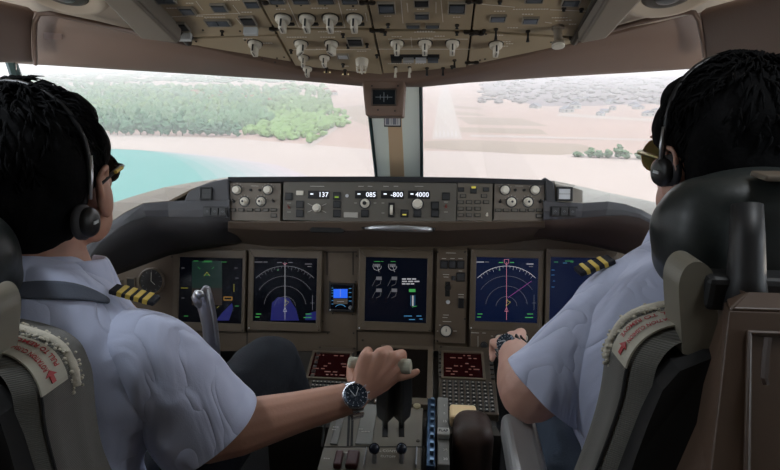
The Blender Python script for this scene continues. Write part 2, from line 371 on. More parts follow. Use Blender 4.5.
# ------------------------------------------------------------------ compass box with face, correction card under it
t = thing('compass_box', 'brown box with black square face hanging above the centre window post', 'box', F_MIP.M.__copy__())
fc = plane_frame(PY(383, 99, 1.27), (0, sin(rad(10)), cos(rad(10)))); t.matrix_basis = fc.M
def fl(px, py, off=0): return fc.L(px, py, off)
b = MB(); pl = [fl(362, 80), fl(405, 80), fl(403, 116), (fl(365.5, 116)[0], fl(403, 116)[1])]
b.prism(pl, 0, .07); b.build('housing', BROWN, t, bevel=.004)
x0, z1 = fl(373, 90); x1, z0 = fl(395, 104.5)
b = MB(); b.frame(x0-.003, z0-.003, x1+.003, z1+.003, x0, z0, x1, z1, -.004, .001); b.build('face_frame', mat('brown_dark', (.06, .045, .035), .5), t, bevel=.001)
f = MB().box(((x0+x1)/2, -.001, (z0+z1)/2), (x1-x0, .002, z1-z0)).build('face', mat('face_dark', (.012, .016, .02), .25), t)
s_ = MB(); xm, zm = (x0+x1)/2, (z0+z1)/2
s_.stroke([(xm, z0+.005), (xm, z1-.005)], .0012, -.0026); s_.stroke([(x0+.006, zm), (x1-.006, zm)], .001, -.0026); s_.stroke([(xm-.008, zm-.005), (xm-.008, zm+.005)], .0009, -.0026); s_.stroke([(xm+.008, zm-.005), (xm+.008, zm+.005)], .0009, -.0026)
s_.build('graduation', mat('dull_mark', (.25, .28, .30), .6), f)
for q in (fl(378, 110), fl(395, 111), fl(372, 86), fl(398, 86)): MB().lathe([(.002, 0), (.002, .002)], Matrix.Translation((q[0], 0, q[1])), 8).build('screw', SCREW, t)
t2 = thing('correction_card', 'white card with dark bars in black holder below the compass box', 'card', plane_frame(PY(392.5, 121, 1.335), (0, -.1, 1)).M)
MB().box((0, .002, 0), (.0405, .004, .028)).build('holder', mat('card_holder', (.03, .035, .04), .5), t2, bevel=.001)
cd_ = MB().box((0, -.001, .001), (.036, .002, .022)).build('card', mat('card_white', (.7, .7, .68), .6), t2)
s_ = MB()
for x in (-.011, .0055): s_.prism([(x-.0035, -.008), (x+.0035, -.008), (x+.0035, .009), (x-.0035, .009)], -.0024, -.002)
for x in (-.0145, -.003, .0015, .0125): s_.stroke([(x, -.008), (x, .009)], .0014, -.0026)
s_.build('printed_table', mat('print_grey', (.22, .23, .27), .6), cd_)
# ------------------------------------------------------------------ glareshield
gl = thing('glareshield', 'dark glareshield hood spanning the cockpit below the windshield', 'glareshield', loc=V((0, P(387, 200, 1.45).y, P(387, 200, 1.45).z)))
gi = Matrix.Translation(-gl.location)
def gpart(b, name, m, **k):
    b.bm.transform(gi); return b.build(name, m, gl, **k)
# centre: top lip running forward, thin dark frame round the control panels
TOPL = [(228, 177.5), (310, 177), (387, 177), (465, 178), (545, 180.5)]
BOTL = [(228, 222), (310, 221.5), (387, 221.5), (465, 221.5), (545, 221)]
b = MB(); tp = [PD(x, y, 1.44) for x, y in TOPL]
b.grid([[p+V((0, .005, -.012)) for p in tp], tp, [p+V((0, .10, -.024)) for p in tp], [p+V((0, .42, -.11)) for p in tp]])
gpart(b, 'top_lip', DARK, solid=.006, bevel=.002)
b = MB(); b.grid([[PD(x, y, 1.505) for x, y in TOPL], [PD(x, y, 1.505) for x, y in BOTL]]); gpart(b, 'back_plate', BLACK, solid=.004)
# under side, from the lower front edge to the instrument panel
UN = [(228, 241), (270, 246), (330, 246), (387, 246), (450, 246), (500, 243), (545, 238)]
LO = [(228, 221.5), (270, 221.5), (330, 221.5), (387, 221.5), (450, 221.5), (500, 221), (545, 220.5)]
r0 = [PD(x, y, 1.445) for x, y in LO]; r2 = [PD(x, y, 1.60) for x, y in UN]
r1 = [PD(x, (y+yy)/2-4, 1.46) for (x, y), (_, yy) in zip(LO, UN)]
b = MB(); b.grid([r0, r1, r2]); gpart(b, 'underside', mat('under_brown', (.11, .08, .058), .55, var=.08), solid=.005, bevel=.002)
# curved outboard wings
def wing(T, B, U, nm, m2):
    Tp = [PD(*a) for a in T]; Bp = [PD(*a) for a in B]; Up = [PD(*a) for a in U]
    b = MB(); b.grid([[p+V((0, .03, -.004)) for p in Tp], Tp, [p.lerp(q, .5)+V((0, -.004, 0)) for p, q in zip(Tp, Bp)], Bp]); gpart(b, nm+'rim', RIM, smooth=False, solid=.004, bevel=.002)
    b = MB(); b.grid([Bp, [p.lerp(q, .35)+V((0, -.012, -.004)) for p, q in zip(Bp, Up)], [p.lerp(q, .75)+V((0, -.006, -.008)) for p, q in zip(Bp, Up)], Up]); gpart(b, nm+'hood', m2, smooth=True, solid=.004)
TL = [(230, 200, 1.442), (200, 200.5, 1.442), (169, 202, 1.44), (144, 204, 1.42), (126, 213, 1.39), (108, 225, 1.35), (95, 234, 1.31), (83, 249, 1.27), (66, 275, 1.22)]
BL = [(230, 218, 1.442), (200, 217.5, 1.44), (169, 217, 1.435), (146, 217, 1.415), (130, 222, 1.385), (114, 232, 1.345), (100, 243, 1.305), (87, 260, 1.262), (72, 285, 1.215)]
UL = [(244, 242, 1.60), (220, 246, 1.60), (192, 250, 1.59), (169, 255, 1.58), (150, 262, 1.56), (131, 269, 1.53), (112, 276, 1.50), (95, 286, 1.46), (80, 300, 1.42)]
wing(TL, BL, UL, '', mat('hood_left', (.045, .043, .045), .65, var=.1, bump=.2, bscale=400))
TR = [(543, 201, 1.442), (556, 202.5, 1.442), (583, 204, 1.44), (608, 202, 1.42), (625, 205, 1.39), (642, 211, 1.36), (654, 218, 1.33), (672, 236, 1.28), (690, 262, 1.22)]
BR = [(543, 220, 1.442), (556, 219.5, 1.442), (581, 218, 1.435), (606, 216, 1.415), (623, 215.5, 1.385), (640, 218, 1.355), (652, 224, 1.325), (669, 243, 1.275), (686, 270, 1.215)]
UR = [(530, 236, 1.60), (545, 238, 1.60), (565, 241, 1.59), (591, 245, 1.58), (612, 250, 1.56), (635, 256, 1.53), (652, 263, 1.50), (668, 274, 1.46), (686, 292, 1.42)]
wing(TR, BR, UR, '', mat('hood_right', (.065, .042, .035), .65, var=.1, bump=.2, bscale=400))
# end blocks carrying the small square display and three keys
def endblock(poly, m, nm, d=1.44):
    f = plane_frame(PD(poly[0][0], poly[0][1], d), (0, sin(PITCH), cos(PITCH)))
    b = MB(); b.prism([f.L(*p) for p in poly], 0, .05, gi @ f.M); return b.build(nm, m, gl, bevel=.003)
endblock([(228.5, 178), (216, 180.5), (197, 186.5), (188, 192), (184, 201), (229, 201)], RIM, 'end_block')
endblock([(545, 177), (554, 183), (556.5, 203), (546, 203)], DARK, 'end_block')
endblock([(555, 183.5), (570, 186), (583, 190), (583, 204), (556.5, 204)], MATS['sill_cream'], 'end_block', 1.446)  # brighter light on this grey block put into a cream colour
def sq_display(px, py, w, h, lab, d, face):
    f = plane_frame(PD(px, py, d), (0, sin(PITCH), cos(PITCH))); t = thing('warning_light_switch', lab, 'switch', f.M)
    s = d/FPX; w *= s; h *= s
    b = MB(); b.frame(-w/2, -h/2, w/2, h/2, -w*.36, -h*.36, w*.36, h*.36, -.004, .003); b.build('frame', BLACK, t, bevel=.0012)
    MB().box((0, -.0005, 0), (w*.72, .003, h*.72)).build('face', face, t, bevel=.0005)
    MB().stroke([(-w*.36, 0), (w*.36, 0)], .0008, -.0025).build('split_line', BLACK, t)
sq_display(206, 193.5, 13, 13, 'dark square warning light switch on the left end of the glareshield', 1.437, BTN)
sq_display(564.5, 194, 15.5, 14, 'square warning light switch with lit pale face on the cream right glareshield end', 1.440, PALE)
for s_, xs, lab in ((0, (207.5, 215.5, 223.5), 'left'), (1, (555.5, 564, 572), 'right')):
    f = plane_frame(PD(xs[1], 211.5, 1.436), (0, sin(PITCH), cos(PITCH)))
    t = thing('clock_key_strip', 'strip of three black push keys on the %s end of the glareshield rim' % lab, 'switch', f.M)
    s = 1.436/FPX
    MB().box((0, 0, 0), (26*s, .004, 10.5*s)).build('plate', BLACK, t, bevel=.001)
    for x in xs:
        dx = (x-xs[1])*s; k = MB().box((dx, -.003, 0), (6.6*s, .004, 7.2*s)).build('key', BTN, t, bevel=.0008)
        MB().stroke([(dx-.003, .0), (dx, .0025), (dx+.003, 0), (dx, -.0025), (dx-.003, 0)], .0008, -.0056).build('legend', mat('dull_legend', (.16, .17, .18), .7), k)
# ------------------------------------------------------------------ mode control panel and neighbours
SP = 1.45/FPX
def panel(F, px0, py0, px1, py1, name, lab, cat, m, depth=.05, off=0.0, group=None, pm='face_plate'):
    cx, cz = F.L((px0+px1)/2, (py0+py1)/2, off); t = thing(name, lab, cat, F.M @ Matrix.Translation((cx, -off, cz)), group)
    a = F.L(px0, py1, off); c = F.L(px1, py0, off); w, h = c[0]-a[0], c[1]-a[1]
    MB().box((0, depth/2, 0), (w-.0012, depth, h-.0012)).build(pm, m, t, bevel=.0012)
    return t, (lambda px, py, F=F, cx=cx, cz=cz, off=off: (F.L(px, py, off)[0]-cx, F.L(px, py, off)[1]-cz))
def T2(x, z, y=0): return Matrix.Translation((x, y, z))
def button(t, x, z, w, h, face=BTN, lit=None, frame=BLACK, dep=.003):
    f = MB().box((0, -dep/2, 0), (w, dep, h)).build('button', frame, t, M=T2(x, z), bevel=.0005, segs=1)
    c = MB().box((0, -dep-.0006, 0), (w*.76, .0016, h*.74)).build('cap', face, f, bevel=.0004, segs=1)
    if lit: MB().box((0, -dep-.0018, -h*.16), (w*.5, .0008, h*.16)).build('light_bar', lit, f)
    return f
def knob(t, x, z, r, h, m=WHT, skirt=True, line=True, name='knob', rot=0):
    M = T2(x, z) @ Matrix.Rotation(rot, 4, 'Y')
    k = MB().lathe([(r*1.15, 0), (r*1.15, h*.12), (r, h*.2), (r*.93, h*.9), (r*.8, h)], None, 20).build(name, m, t, M=M, smooth=False, bevel=.0004, segs=1)
    if skirt: MB().lathe([(r*1.45, 0), (r*1.4, .0012)], None, 20).build('skirt', BTN, k)
    if line: MB().box((0, -h-.0002, r*.4), (r*.16, .0008, r*.7)).build('pointer', BLACK, k)
    return k
def toggle(t, x, z, h=.012, m=METAL, r=.0018, tilt=.5):
    k = MB().lathe([(r*2, 0), (r*1.9, .002)], None, 12)
    k.tube([(0, 0, 0), (0, -h*.5, h*.5*tilt), (0, -h, h*tilt)], [r*.7, r*.8, r*1.3], 8)
    return k.build('toggle', m, t, M=T2(x, z), smooth=False)
def screws(t, pts, r=.0022):
    for x, z in pts: MB().lathe([(r, 0), (r*.9, .0012)], None, 8).build('screw', SCREW, t, M=T2(x, z))
def tick(b, x, z, w, t=.0007): b.stroke([(x-w/2, z), (x+w/2, z)], t, -.0007, .0006)
DIG = glow('digit_glow', (.85, .9, 1.0), 1.3)
MCPM = mat('mcp_face', (.13, .12, .10), .5, var=.06)
def readout(t, L, x0, y0, x1, y1, s, lead):
    a = L(x0, y1); c = L(x1, y0); w, h = c[0]-a[0], c[1]-a[1]; x, z = (a[0]+c[0])/2, (a[1]+c[1])/2
    f = MB().box((0, -.0006, 0), (w, .0016, h)).build('readout_window', BLACK, t, M=T2(x, z), bevel=.0004, segs=1)
    text(s, h*.86, w*.46, 0, DIG, f, y=-.0018, name='digits', align='RIGHT', bold=.0002)
    b = MB(); tick(b, -w*.32, h*.08, w*.14, h*.16); b.bm.transform(Matrix.Translation((0, -.0012, 0))); b.build('caption', DIG, f)
# EFIS left / right
def efis(x0, x1, kn, kn2, tg_, row, last, lab):
    t, L = panel(F_MCP, x0, 183, x1, 220.5, 'display_control_panel', lab, 'control panel', mat('efis_face', (.17, .145, .115), .5, var=.05))
    for p in kn: knob(t, *L(*p), .0098, .014, line=False)
    for p in kn2:
        k = knob(t, *L(*p), .0102, .010, line=False); MB().lathe([(.0055, .010), (.005, .017)], None, 16).build('inner_knob', WHT, k); MB().lathe([(.003, .017), (.003, .0175)], None, 12).build('cap', BTN, k)
    for p in tg_: toggle(t, *L(*p), .01, BLACK)
    for p in row: button(t, *L(*p), .0165, .0085, MCPM)
    button(t, *L(*last), .0165, .0105, MCPM)
    mk = MB()
    for p in kn+kn2:
        x, z = L(*p)
        for a in (-60, -30, 0, 30, 60): mk.stroke([(x+sin(rad(a))*.0155, z+cos(rad(a))*.0155), (x+sin(rad(a))*.018, z+cos(rad(a))*.018)], .0007, -.0007, .0006)
    x, z = L((x0+x1)/2, 186); tick(mk, x, z, .02); mk.build('panel_marking', MARK, t)
    for px in ((x0+x1)/2-4, (x0+x1)/2+5): MB().lathe([(.004, 0), (.0035, .003)], None, 14).build('recess', BLACK, t, M=T2(*L(px, 190)))
    return t
efis(228.5, 281, [(237, 190), (268, 190)], [(244.5, 201.5), (261, 201.5)], [(234, 201.5), (273.5, 201.5)], [(233, 210), (241.5, 210), (250, 210), (258, 210), (266, 210), (274, 210)], (274, 215.5), 'small panel with four cream knobs at the left end of the glareshield')
efis(493.5, 545, [(505, 190), (535, 190)], [(511.5, 202), (528, 202)], [(500, 202), (540, 202)], [(498, 210.3), (506, 210.3), (514.5, 210.3), (522.5, 210.3), (531, 210.3), (539, 210.3)], (539, 216), 'small panel with four cream knobs at the right end of the glareshield')
t, L = panel(F_MCP, 281.5, 183, 456, 220.5, 'mode_control_panel', 'long autopilot control panel with four digital readouts in the middle of the glareshield', 'control panel', MCPM)
for x0, x1, s in ((308, 329.5, '137'), (355, 377, '085'), (381, 404, '-800'), (408, 430, '4000')): readout(t, L, x0, 191, x1, 198.5, s, 1)
GL_ = glow('green_light', (.45, .8, .05), .5); YL = glow('yellow_light', (.8, .7, .1), .6)
for p, lit in (((289, 196.5), None), ((300, 204.5), None), ((300, 213.5), None), ((337, 196), GL_), ((337, 204.5), None), ((337, 213.5), None), ((365, 213.5), None), ((404.5, 213.5), YL), ((417.5, 213.5), None), ((435, 205.5), None), ((435, 213.5), None), ((446, 196.5), None)):
    button(t, *L(*p), .020, .020, BTN, lit)
for p in ((289, 207.5), (446, 207)): toggle(t, *L(*p), .010, mat('toggle_red', (.2, .05, .04), .5))
x, z = L(300, 193); MB().box((0, -.002, 0), (.019, .004, .012)).build('switch_paddle', WHT, t, M=T2(x, z), bevel=.001)
knob(t, *L(317, 208), .0095, .018, skirt=False, line=False); k = knob(t, *L(365, 203.3), .0105, .010, line=False); MB().lathe([(.005, .010), (.005, .014)], None, 14).build('inner_knob', BLACK, k)
knob(t, *L(417.5, 204), .0115, .016, line=False)
x, z = L(347, 195.7); MB().lathe([(.0045, 0), (.004, .003)], None, 14).build('round_lamp', PALE, t, M=T2(x, z))
x, z = L(351, 215); MB().box((0, -.0015, 0), (.037, .003, .014)).build('release_bar', mat('bar_pale', (.42, .40, .36), .5), t, M=T2(x, z), bevel=.001)
x, z = L(391.5, 210); MB().box((0, -.0005, 0), (.016, .002, .038)).build('wheel_slot', BLACK, t, M=T2(x, z)); MB().tube([(-.0035, 0, 0), (.0035, 0, 0)], .014, 24).build('thumb_wheel', WHT, t, M=T2(x, z, .004), bevel=.0008)
mk = MB()
for px, w in ((316, .03), (322, .012), (361, .014), (370, .012), (386, .014), (396, .012), (419, .022)): x, z = L(px, 186.3); tick(mk, x, z, w, .0012)
for px, py in ((383, 203), (383, 213), (375, 203), (355.5, 203)): x, z = L(px, py); tick(mk, x, z, .007, .001)
x, z = L(317, 208)
for a in (-65, 65, -115, 115): mk.stroke([(x+sin(rad(a))*.014, z+cos(rad(a))*.014), (x+sin(rad(a))*.027, z+cos(rad(a))*.027)], .0009, -.0007, .0006)
for px, py in ((289, 203), (289, 212), (446, 202), (446, 212)): x, z = L(px, py); tick(mk, x, z, .01, .001)
mk.build('panel_marking', MARK, t)
t, L = panel(F_MCP, 456.5, 183, 493, 220.5, 'display_select_panel', 'narrow key panel with one yellow lit key, right of the autopilot panel', 'control panel', mat('dsp_face', (.16, .14, .11), .5, var=.05))
for p in ((461, 189.5), (486, 189.5)): button(t, *L(*p), .016, .011)
button(t, *L(473.5, 190.5), .016, .016, BTN); x, z = L(473.5, 187.5); MB().box((0, -.004, 0), (.011, .002, .005)).build('lit_legend', YL, t, M=T2(x, z))
for p in [(463, 196), (484, 196)]+[(x, 202.2) for x in (460.5, 469, 477.5, 486)]+[(x, y) for y in (208.7, 215.2) for x in (460.5, 469, 477.5)]: button(t, *L(*p), .0155, .0095, MCPM)
x, z = L(487, 215); toggle(t, x, z, .008, WHT)
# silver map-light bar and dark hand slot under the glareshield
f = plane_frame(PD(398, 229, 1.448), (0, .35, 1)); tl = thing('map_light', 'slim silver light bar mounted under the centre of the glareshield', 'light', f.M)
MB().tube([(-.085, 0, 0), (-.06, -.004, .001), (0, -.006, .0015), (.075, -.005, 0), (.09, 0, 0)], [.003, .0065, .0085, .0075, .004], 12).build('tube', METAL, tl, smooth=True)
MB().ball((.092, -.001, 0), (.005, .005, .005), 2).build('end_cap', BLACK, tl, smooth=True)
MB().box((0, .010, .002), (.19, .012, .006)).build('mount', BLACK, tl)
f = plane_frame(PD(327, 230, 1.452), (0, .5, 1)); MB().prism([(-.042, -.006), (.04, -.006), (.047, -.001), (.035, .006), (-.04, .006), (-.045, 0)], -.002, .01, gi @ f.M).build('hand_slot', SLOT, gl)
# ------------------------------------------------------------------ main instrument panel
t_mip = thing('instrument_panel', 'brown main instrument panel board below the glareshield holding the displays', 'instrument panel', F_MIP.M.copy())
def Q(*p): return F_MIP.L(*p)
b = MB(); b.prism([Q(75, 236), Q(690, 236), Q(700, 352), Q(64, 352)], .014, .05); b.build('board', TAN, t_mip)
sm = MB()
for a in (((247, 330), (247, 350)), ((327, 252), (327, 275)), ((353, 252), (353, 275)), ((357, 330), (357, 350)), ((434, 248), (434, 350)), ((468, 248), (468, 350)), ((323, 252), (357, 252)), ((172, 332), (330, 332)), ((470, 331), (560, 331)), ((357, 331), (433, 331))):
    p0, p1 = Q(*a[0], -.013), Q(*a[1], -.013); sm.stroke([p0, p1], .0022, .0125, .0018)
sm.build('joint_line', SLOT, t_mip)
for p in ((322, 256), (329, 282), (355, 282), (356, 256), (332, 314), (352, 315), (170, 257), (322, 322), (327, 334), (353, 334), (362, 341), (435, 341)):
    x, z = Q(*p); MB().lathe([(.0028, -.013), (.0026, -.0115)], None, 8).build('screw', SCREW, t_mip, M=T2(x, z))
SCR = mat('screen_glass', (.004, .0045, .006), .12, spec=.6)
def lcd(name, col, s): return mat(name, (.003, .003, .004), .15, spec=.2, emit=col, estr=s)
NB = lcd('screen_navy', (.006, .013, .05), .45)  # sky reflection on the glass put into this navy glow
NB2 = lcd('screen_dark', (.003, .004, .008), .25)
def display(F, px0, py0, px1, py1, sx0, sy0, sx1, sy1, lab, scr=NB2, bez=TAN2, name='display_unit', off=.0, group=None, dep=.014):
    a = F.L(px0, py1); c = F.L(px1, py0); cx, cz = (a[0]+c[0])/2, (a[1]+c[1])/2
    t = thing(name, lab, 'display', F.M @ Matrix.Translation((cx, 0, cz)), group)
    i0 = F.L(sx0, sy1); i1 = F.L(sx1, sy0)
    W, H = c[0]-a[0], c[1]-a[1]
    b = MB(); ins = .0016
    b.frame(a[0]-cx+ins, a[1]-cz+ins, c[0]-cx-ins, c[1]-cz-ins, i0[0]-cx, i0[1]-cz, i1[0]-cx, i1[1]-cz, -.004, dep); b.build('bezel', bez, t, bevel=.0016)
    s = MB().box(((i0[0]+i1[0])/2-cx, .003, (i0[1]+i1[1])/2-cz), (i1[0]-i0[0], .006, i1[1]-i0[1])).build('screen', scr, t)
    for q in ((a[0]-cx+.007, a[1]-cz+.007), (c[0]-cx-.007, a[1]-cz+.007)): MB().lathe([(.0024, .004), (.002, .0052)], None, 8).build('screw', PALE if q[0] < 0 else SCREW, t, M=T2(*q))
    return t, s, (lambda px, py, F=F, cx=cx, cz=cz: (F.L(px, py)[0]-cx, F.L(px, py)[1]-cz))
cW = glow('sym_white', (.62, .62, .66), .55); cG = glow('sym_green', (.08, .55, .12), .5); cM = glow('sym_magenta', (.6, .08, .5), .45)
cY = glow('sym_yellow', (.55, .5, .05), .5); cB = glow('sym_blue', (.03, .07, .7), .45); cO = glow('sym_orange', (.6, .3, .03), .5); cP = glow('sym_pink', (.8, .25, .35), .6); cC = glow('sym_cyan', (.1, .4, .75), .5); cGr = glow('sym_grey', (.3, .3, .33), .3); cTe = glow('sym_teal', (.010, .042, .032), .3); cNv = glow('sym_navy', (.012, .015, .22), .35)
def sym(s, L, m, lines, w=.0012, name='symbol', y=-.0006):
    b = MB()
    for ln in lines: b.stroke([L(*p) for p in ln], w, y, .0004)
    return b.build(name, m, s)
def poly(s, L, m, pts, name='symbol', y=-.0003): return MB().prism([L(*p) for p in pts], y, y+.0003).build(name, m, s)
def arc(cx, cy, r, a0, a1, n=24): return [(cx+r*sin(rad(a0+(a1-a0)*i/n)), cy-r*cos(rad(a0+(a1-a0)*i/n))) for i in range(n+1)]
def nav(s, L, ox, bright, tri, wedge):
    cx, cy = 506.5+ox, 307
    a = cW if bright else cGr
    sym(s, L, a, [arc(cx, cy, 41, -45, 45)], .0014, 'compass_rose')
    for r_, a_ in ((31, 56), (21, 82), (10.5, 85)): sym(s, L, cGr, [arc(cx, cy, r_, -a_, a_)], .0008, 'range_arc')
    sym(s, L, a, [[(cx+(39 if k % 2 else 37.5)*sin(rad(k*5)), cy-(39 if k % 2 else 37.5)*cos(rad(k*5))), (cx+41*sin(rad(k*5)), cy-41*cos(rad(k*5)))] for k in range(-8, 9)], .0007, 'tick_marks')
    sym(s, L, cP if bright else cW, [[(cx, 262), (cx, 320)]], .0010, 'track_line')
    sym(s, L, cP, [[(cx-2.2, 262.5), (cx-2.2, 259.5), (cx+2.2, 259.5), (cx+2.2, 262.5), (cx, 265), (cx-2.2, 262.5)]] if bright else [[(cx-2, 263), (cx, 265), (cx+2, 263)]], .001, 'heading_bug')
    sym(s, L, cP if bright else cW, [[(cx-1.8, 311.5), (cx+1.8, 311.5), (cx, 307.5), (cx-1.8, 311.5)]], .0009, 'aircraft_symbol')
    if tri: sym(s, L, cM, [[(cx+1, 298), (531.5+ox, 281)]], .0009, 'course_line')
    sym(s, L, cY, [[(cx-.5, 300), (cx+4, 302), (cx-.5, 306), (cx+1, 299)]], .001, 'waypoint')
    for (x, y, w, m) in ((480, 262, 8, a), (487, 262, 4, cGr), (530, 264, 7, a), (531, 266.5, 4, cGr), (501, 262.5, 4.5, cG if bright else cGr), (512, 262.5, 4, cG if bright else cGr), (499.5, 270, 1.2, cG), (480, 314, 5, cG), (479, 317, 4, cG), (530, 314, 6, cG), (529, 317.5, 8, cG)):
        sym(s, L, m, [[(x+ox-w/2, y), (x+ox+w/2, y)]], .0022, 'text_line')
    sym(s, L, cGr, [[(534+ox, 295), (534+ox, 310)], [(532+ox, 303), (536+ox, 303)]], .0009, 'deviation_scale')
    if wedge: poly(s, L, cNv, [(270.5, 320.5), (272, 303), (278, 297), (289, 298), (296, 309), (299, 320.5)], 'terrain_patch'); poly(s, L, cNv, [(305, 320), (306, 314), (316, 311), (316.5, 320)], 'terrain_patch')
t, s, L = display(F_MIP, 172, 250, 247, 330, 178.5, 258.5, 243, 321.5, 'left outboard flight display showing a dark green horizon, behind the curved yoke horn')
poly(s, L, cTe, [(192, 261), (222, 261), (222, 288), (192, 288)], 'horizon_sky'); poly(s, L, mat('pfd_ground', (.01, .01, .01), .3, emit=(.05, .025, .01), estr=.2), [(192, 288), (222, 288), (222, 305), (192, 305)], 'horizon_ground', -.00029)
sym(s, L, cG, [[(202, 262), (212, 262)], [(198, 267), (200, 269)], [(214, 267), (212, 269)], [(205, 275), (209, 275)]], .001, 'pitch_ladder'); sym(s, L, cY, [[(204, 276), (207, 272), (210, 276)], [(181, 288), (188, 288)], [(234, 284), (234, 292)], [(217, 308), (219, 306)]], .001, 'speed_tape')
sym(s, L, cO, [[(224, 297), (232, 297), (232, 300), (224, 300), (224, 297)]], .0018, 'marker_box'); poly(s, L, cNv, [(216, 320.5), (222, 313), (232, 303), (233, 308), (229, 320.5)], 'terrain_patch')
for x, y, w in ((208, 261, 8), (196, 261, 5), (224, 262, 5), (236, 268, 3), (237, 278, 3), (237, 306, 4), (183, 268, 3), (183, 298, 3), (186, 316, 4)): sym(s, L, cGr if w < 4 else cG, [[(x-w/2, y), (x+w/2, y)]], .0012, 'text_line')
t, s, L = display(F_MIP, 247, 250, 323, 330, 253, 258.5, 317.5, 321, 'left inboard navigation display, dim compass arcs with a blue patch at its foot'); nav(s, L, -221.5, False, False, True)
# a brighter metallic edge the photo shows on the two left bezels
t, s, L = display(F_MIP, 357, 250, 433.5, 330, 364.5, 258.5, 427.5, 321, 'centre engine display with six round gauges and white message text', lcd('screen_eicas', (.003, .006, .016), .3))
for cx in (377.2, 392.6):
    for j, cy in enumerate((266, 281, 293)):
        if j == 0: sym(s, L, cW, [arc(cx, cy, 4.2, 90, 300, 14), [(cx, cy), (cx+2, cy+6)]], .0008, 'gauge'); poly(s, L, cGr, [(cx-3, cy-2), (cx+3, cy-2), (cx+3, cy+1), (cx-3, cy+1)], 'gauge_box'); sym(s, L, cG, [[(cx-2, cy-4.5), (cx+3, cy-4.5)]], .0012, 'gauge_limit')
        else: sym(s, L, cGr, [[(cx-5, cy+5), (cx-1.5, cy-2), (cx+4, cy-2)], [(cx-1, cy+5), (cx+3, cy+3), (cx+4, cy-2)]], .0008, 'gauge'); poly(s, L, cGr, [(cx-1, cy-4.4), (cx+4.5, cy-4.4), (cx+4.5, cy-1), (cx-1, cy-1)], 'gauge_box')
for i, (w, y) in enumerate(((15, 279), (18.5, 281.4), (13, 283.8))):
    for k in range(3): sym(s, L, cW, [[(402+k*w/3, y), (402+(k+.82)*w/3, y)]], .0036, 'message_text')
poly(s, L, cG, [(409, 289), (415.5, 289), (415.5, 292), (409, 292)], 'flap_readout'); poly(s, L, cW, [(412, 295.5), (413.6, 295.5), (413.6, 306), (412, 306)], 'flap_bar', -.0008); sym(s, L, cC, [[(410.8, 295), (410.8, 306)], [(414.8, 295), (414.8, 306)]], .0008, 'flap_scale'); sym(s, L, cG, [[(412, 307), (417, 306)]], .0014, 'flap_readout')
for x, y, w in ((408, 316, 8), (419, 316, 5), (421, 319, 3), (412, 319.5, 6)): sym(s, L, cC, [[(x-w/2, y), (x+w/2, y)]], .002, 'text_line')
for x in (374, 381): sym(s, L, cG, [[(x, 261.5), (x+2.5, 261.5)]], .001, 'text_line')
t, s, L = display(F_MIP, 468.5, 250, 544, 330, 475, 258.5, 538.5, 321, 'right inboard navigation display, bright navy with white compass arcs and magenta course line', NB); nav(s, L, 0, True, True, False)
t, s, L = display(F_MIP, 544, 250, 618, 330, 549, 258.5, 612, 321, 'right outboard flight display, mostly hidden behind the right pilot shoulder', NB)
for x, y, w, m in ((556, 262, 4, cG), (569, 261, 8, cG), (553, 270, 3, cC), (553, 275, 3, cC), (554, 281, 2, cC), (553, 287, 3, cC), (572, 262, 3, cG), (565, 263, 4, cC)): sym(s, L, m, [[(x-w/2, y), (x+w/2, y)]], .0014, 'text_line')
# standby display
t, s, L = display(F_MIP, 328, 283, 355, 312, 330.5, 285.5, 352.8, 309, 'small bright blue standby display between the left and centre screens', NB2, BLACK, 'standby_display', dep=.014)
poly(s, L, glow('sky_blue', (.02, .14, .95), .9), [(333.5, 289), (347.5, 289), (347.5, 298), (333.5, 298)], 'horizon_sky'); poly(s, L, glow('stand_ground', (.10, .08, .06), .4), [(333.5, 298.6), (347.5, 298.6), (347.5, 304), (333.5, 304)], 'horizon_ground')
sym(s, L, cC, [[(331.5, y), (333.3, y)] for y in (288, 290.5, 293, 296, 300.5, 304)]+[[(348.8, y), (351.5, y)] for y in (288.5, 292.5, 297, 301)]+[arc(340.5, 311, 6.5, -50, 50, 8)], .0016, 'scale_marks'); sym(s, L, cW, [[(340.3, 289), (340.3, 297)], [(337, 301.5), (344, 301.5)]], .0008, 'pitch_ladder')
knob(t, *L(350.6, 307.6), .005, .010, GREYMET, False, False)
# round clock and small gauges at the far left
x, z = Q(152, 281, -.014); t = thing('clock', 'round black-faced clock at the left end of the instrument panel', 'clock', F_MIP.M @ T2(x, z, .014))
MB().lathe([(.040, 0), (.040, .006), (.036, .009), (.0345, .004)], None, 32).build('bezel', TAN2, t); d_ = MB().lathe([(.035, 0), (.035, .0045)], None, 32).build('dial', BLACK, t)
b = MB()
for k in range(12): a = rad(30*k); b.stroke([(.026*sin(a), .026*cos(a)), (.032*sin(a), .032*cos(a))], .0014, -.0052)
b.build('tick_marks', cGr, d_); MB().stroke([(0, 0), (0, .026)], .0014, -.006).build('hand', MARK, d_); MB().stroke([(0, 0), (.012, -.010)], .0014, -.006).build('hand', MARK, d_)
for px, py, lab in ((118, 287, 'small dark square gauge left of the round clock, outermost'), (131, 285, 'small dark square gauge next to the round clock')):
    x, z = Q(px, py, -.014); t = thing('small_gauge', lab, 'gauge', F_MIP.M @ T2(x, z, .014)); MB().frame(-.014, -.022, .014, .022, -.011, -.018, .011, .018, -.004, .002).build('bezel', TAN2, t, bevel=.001); MB().box((0, -.001, 0), (.022, .002, .036)).build('face', BLACK, t)
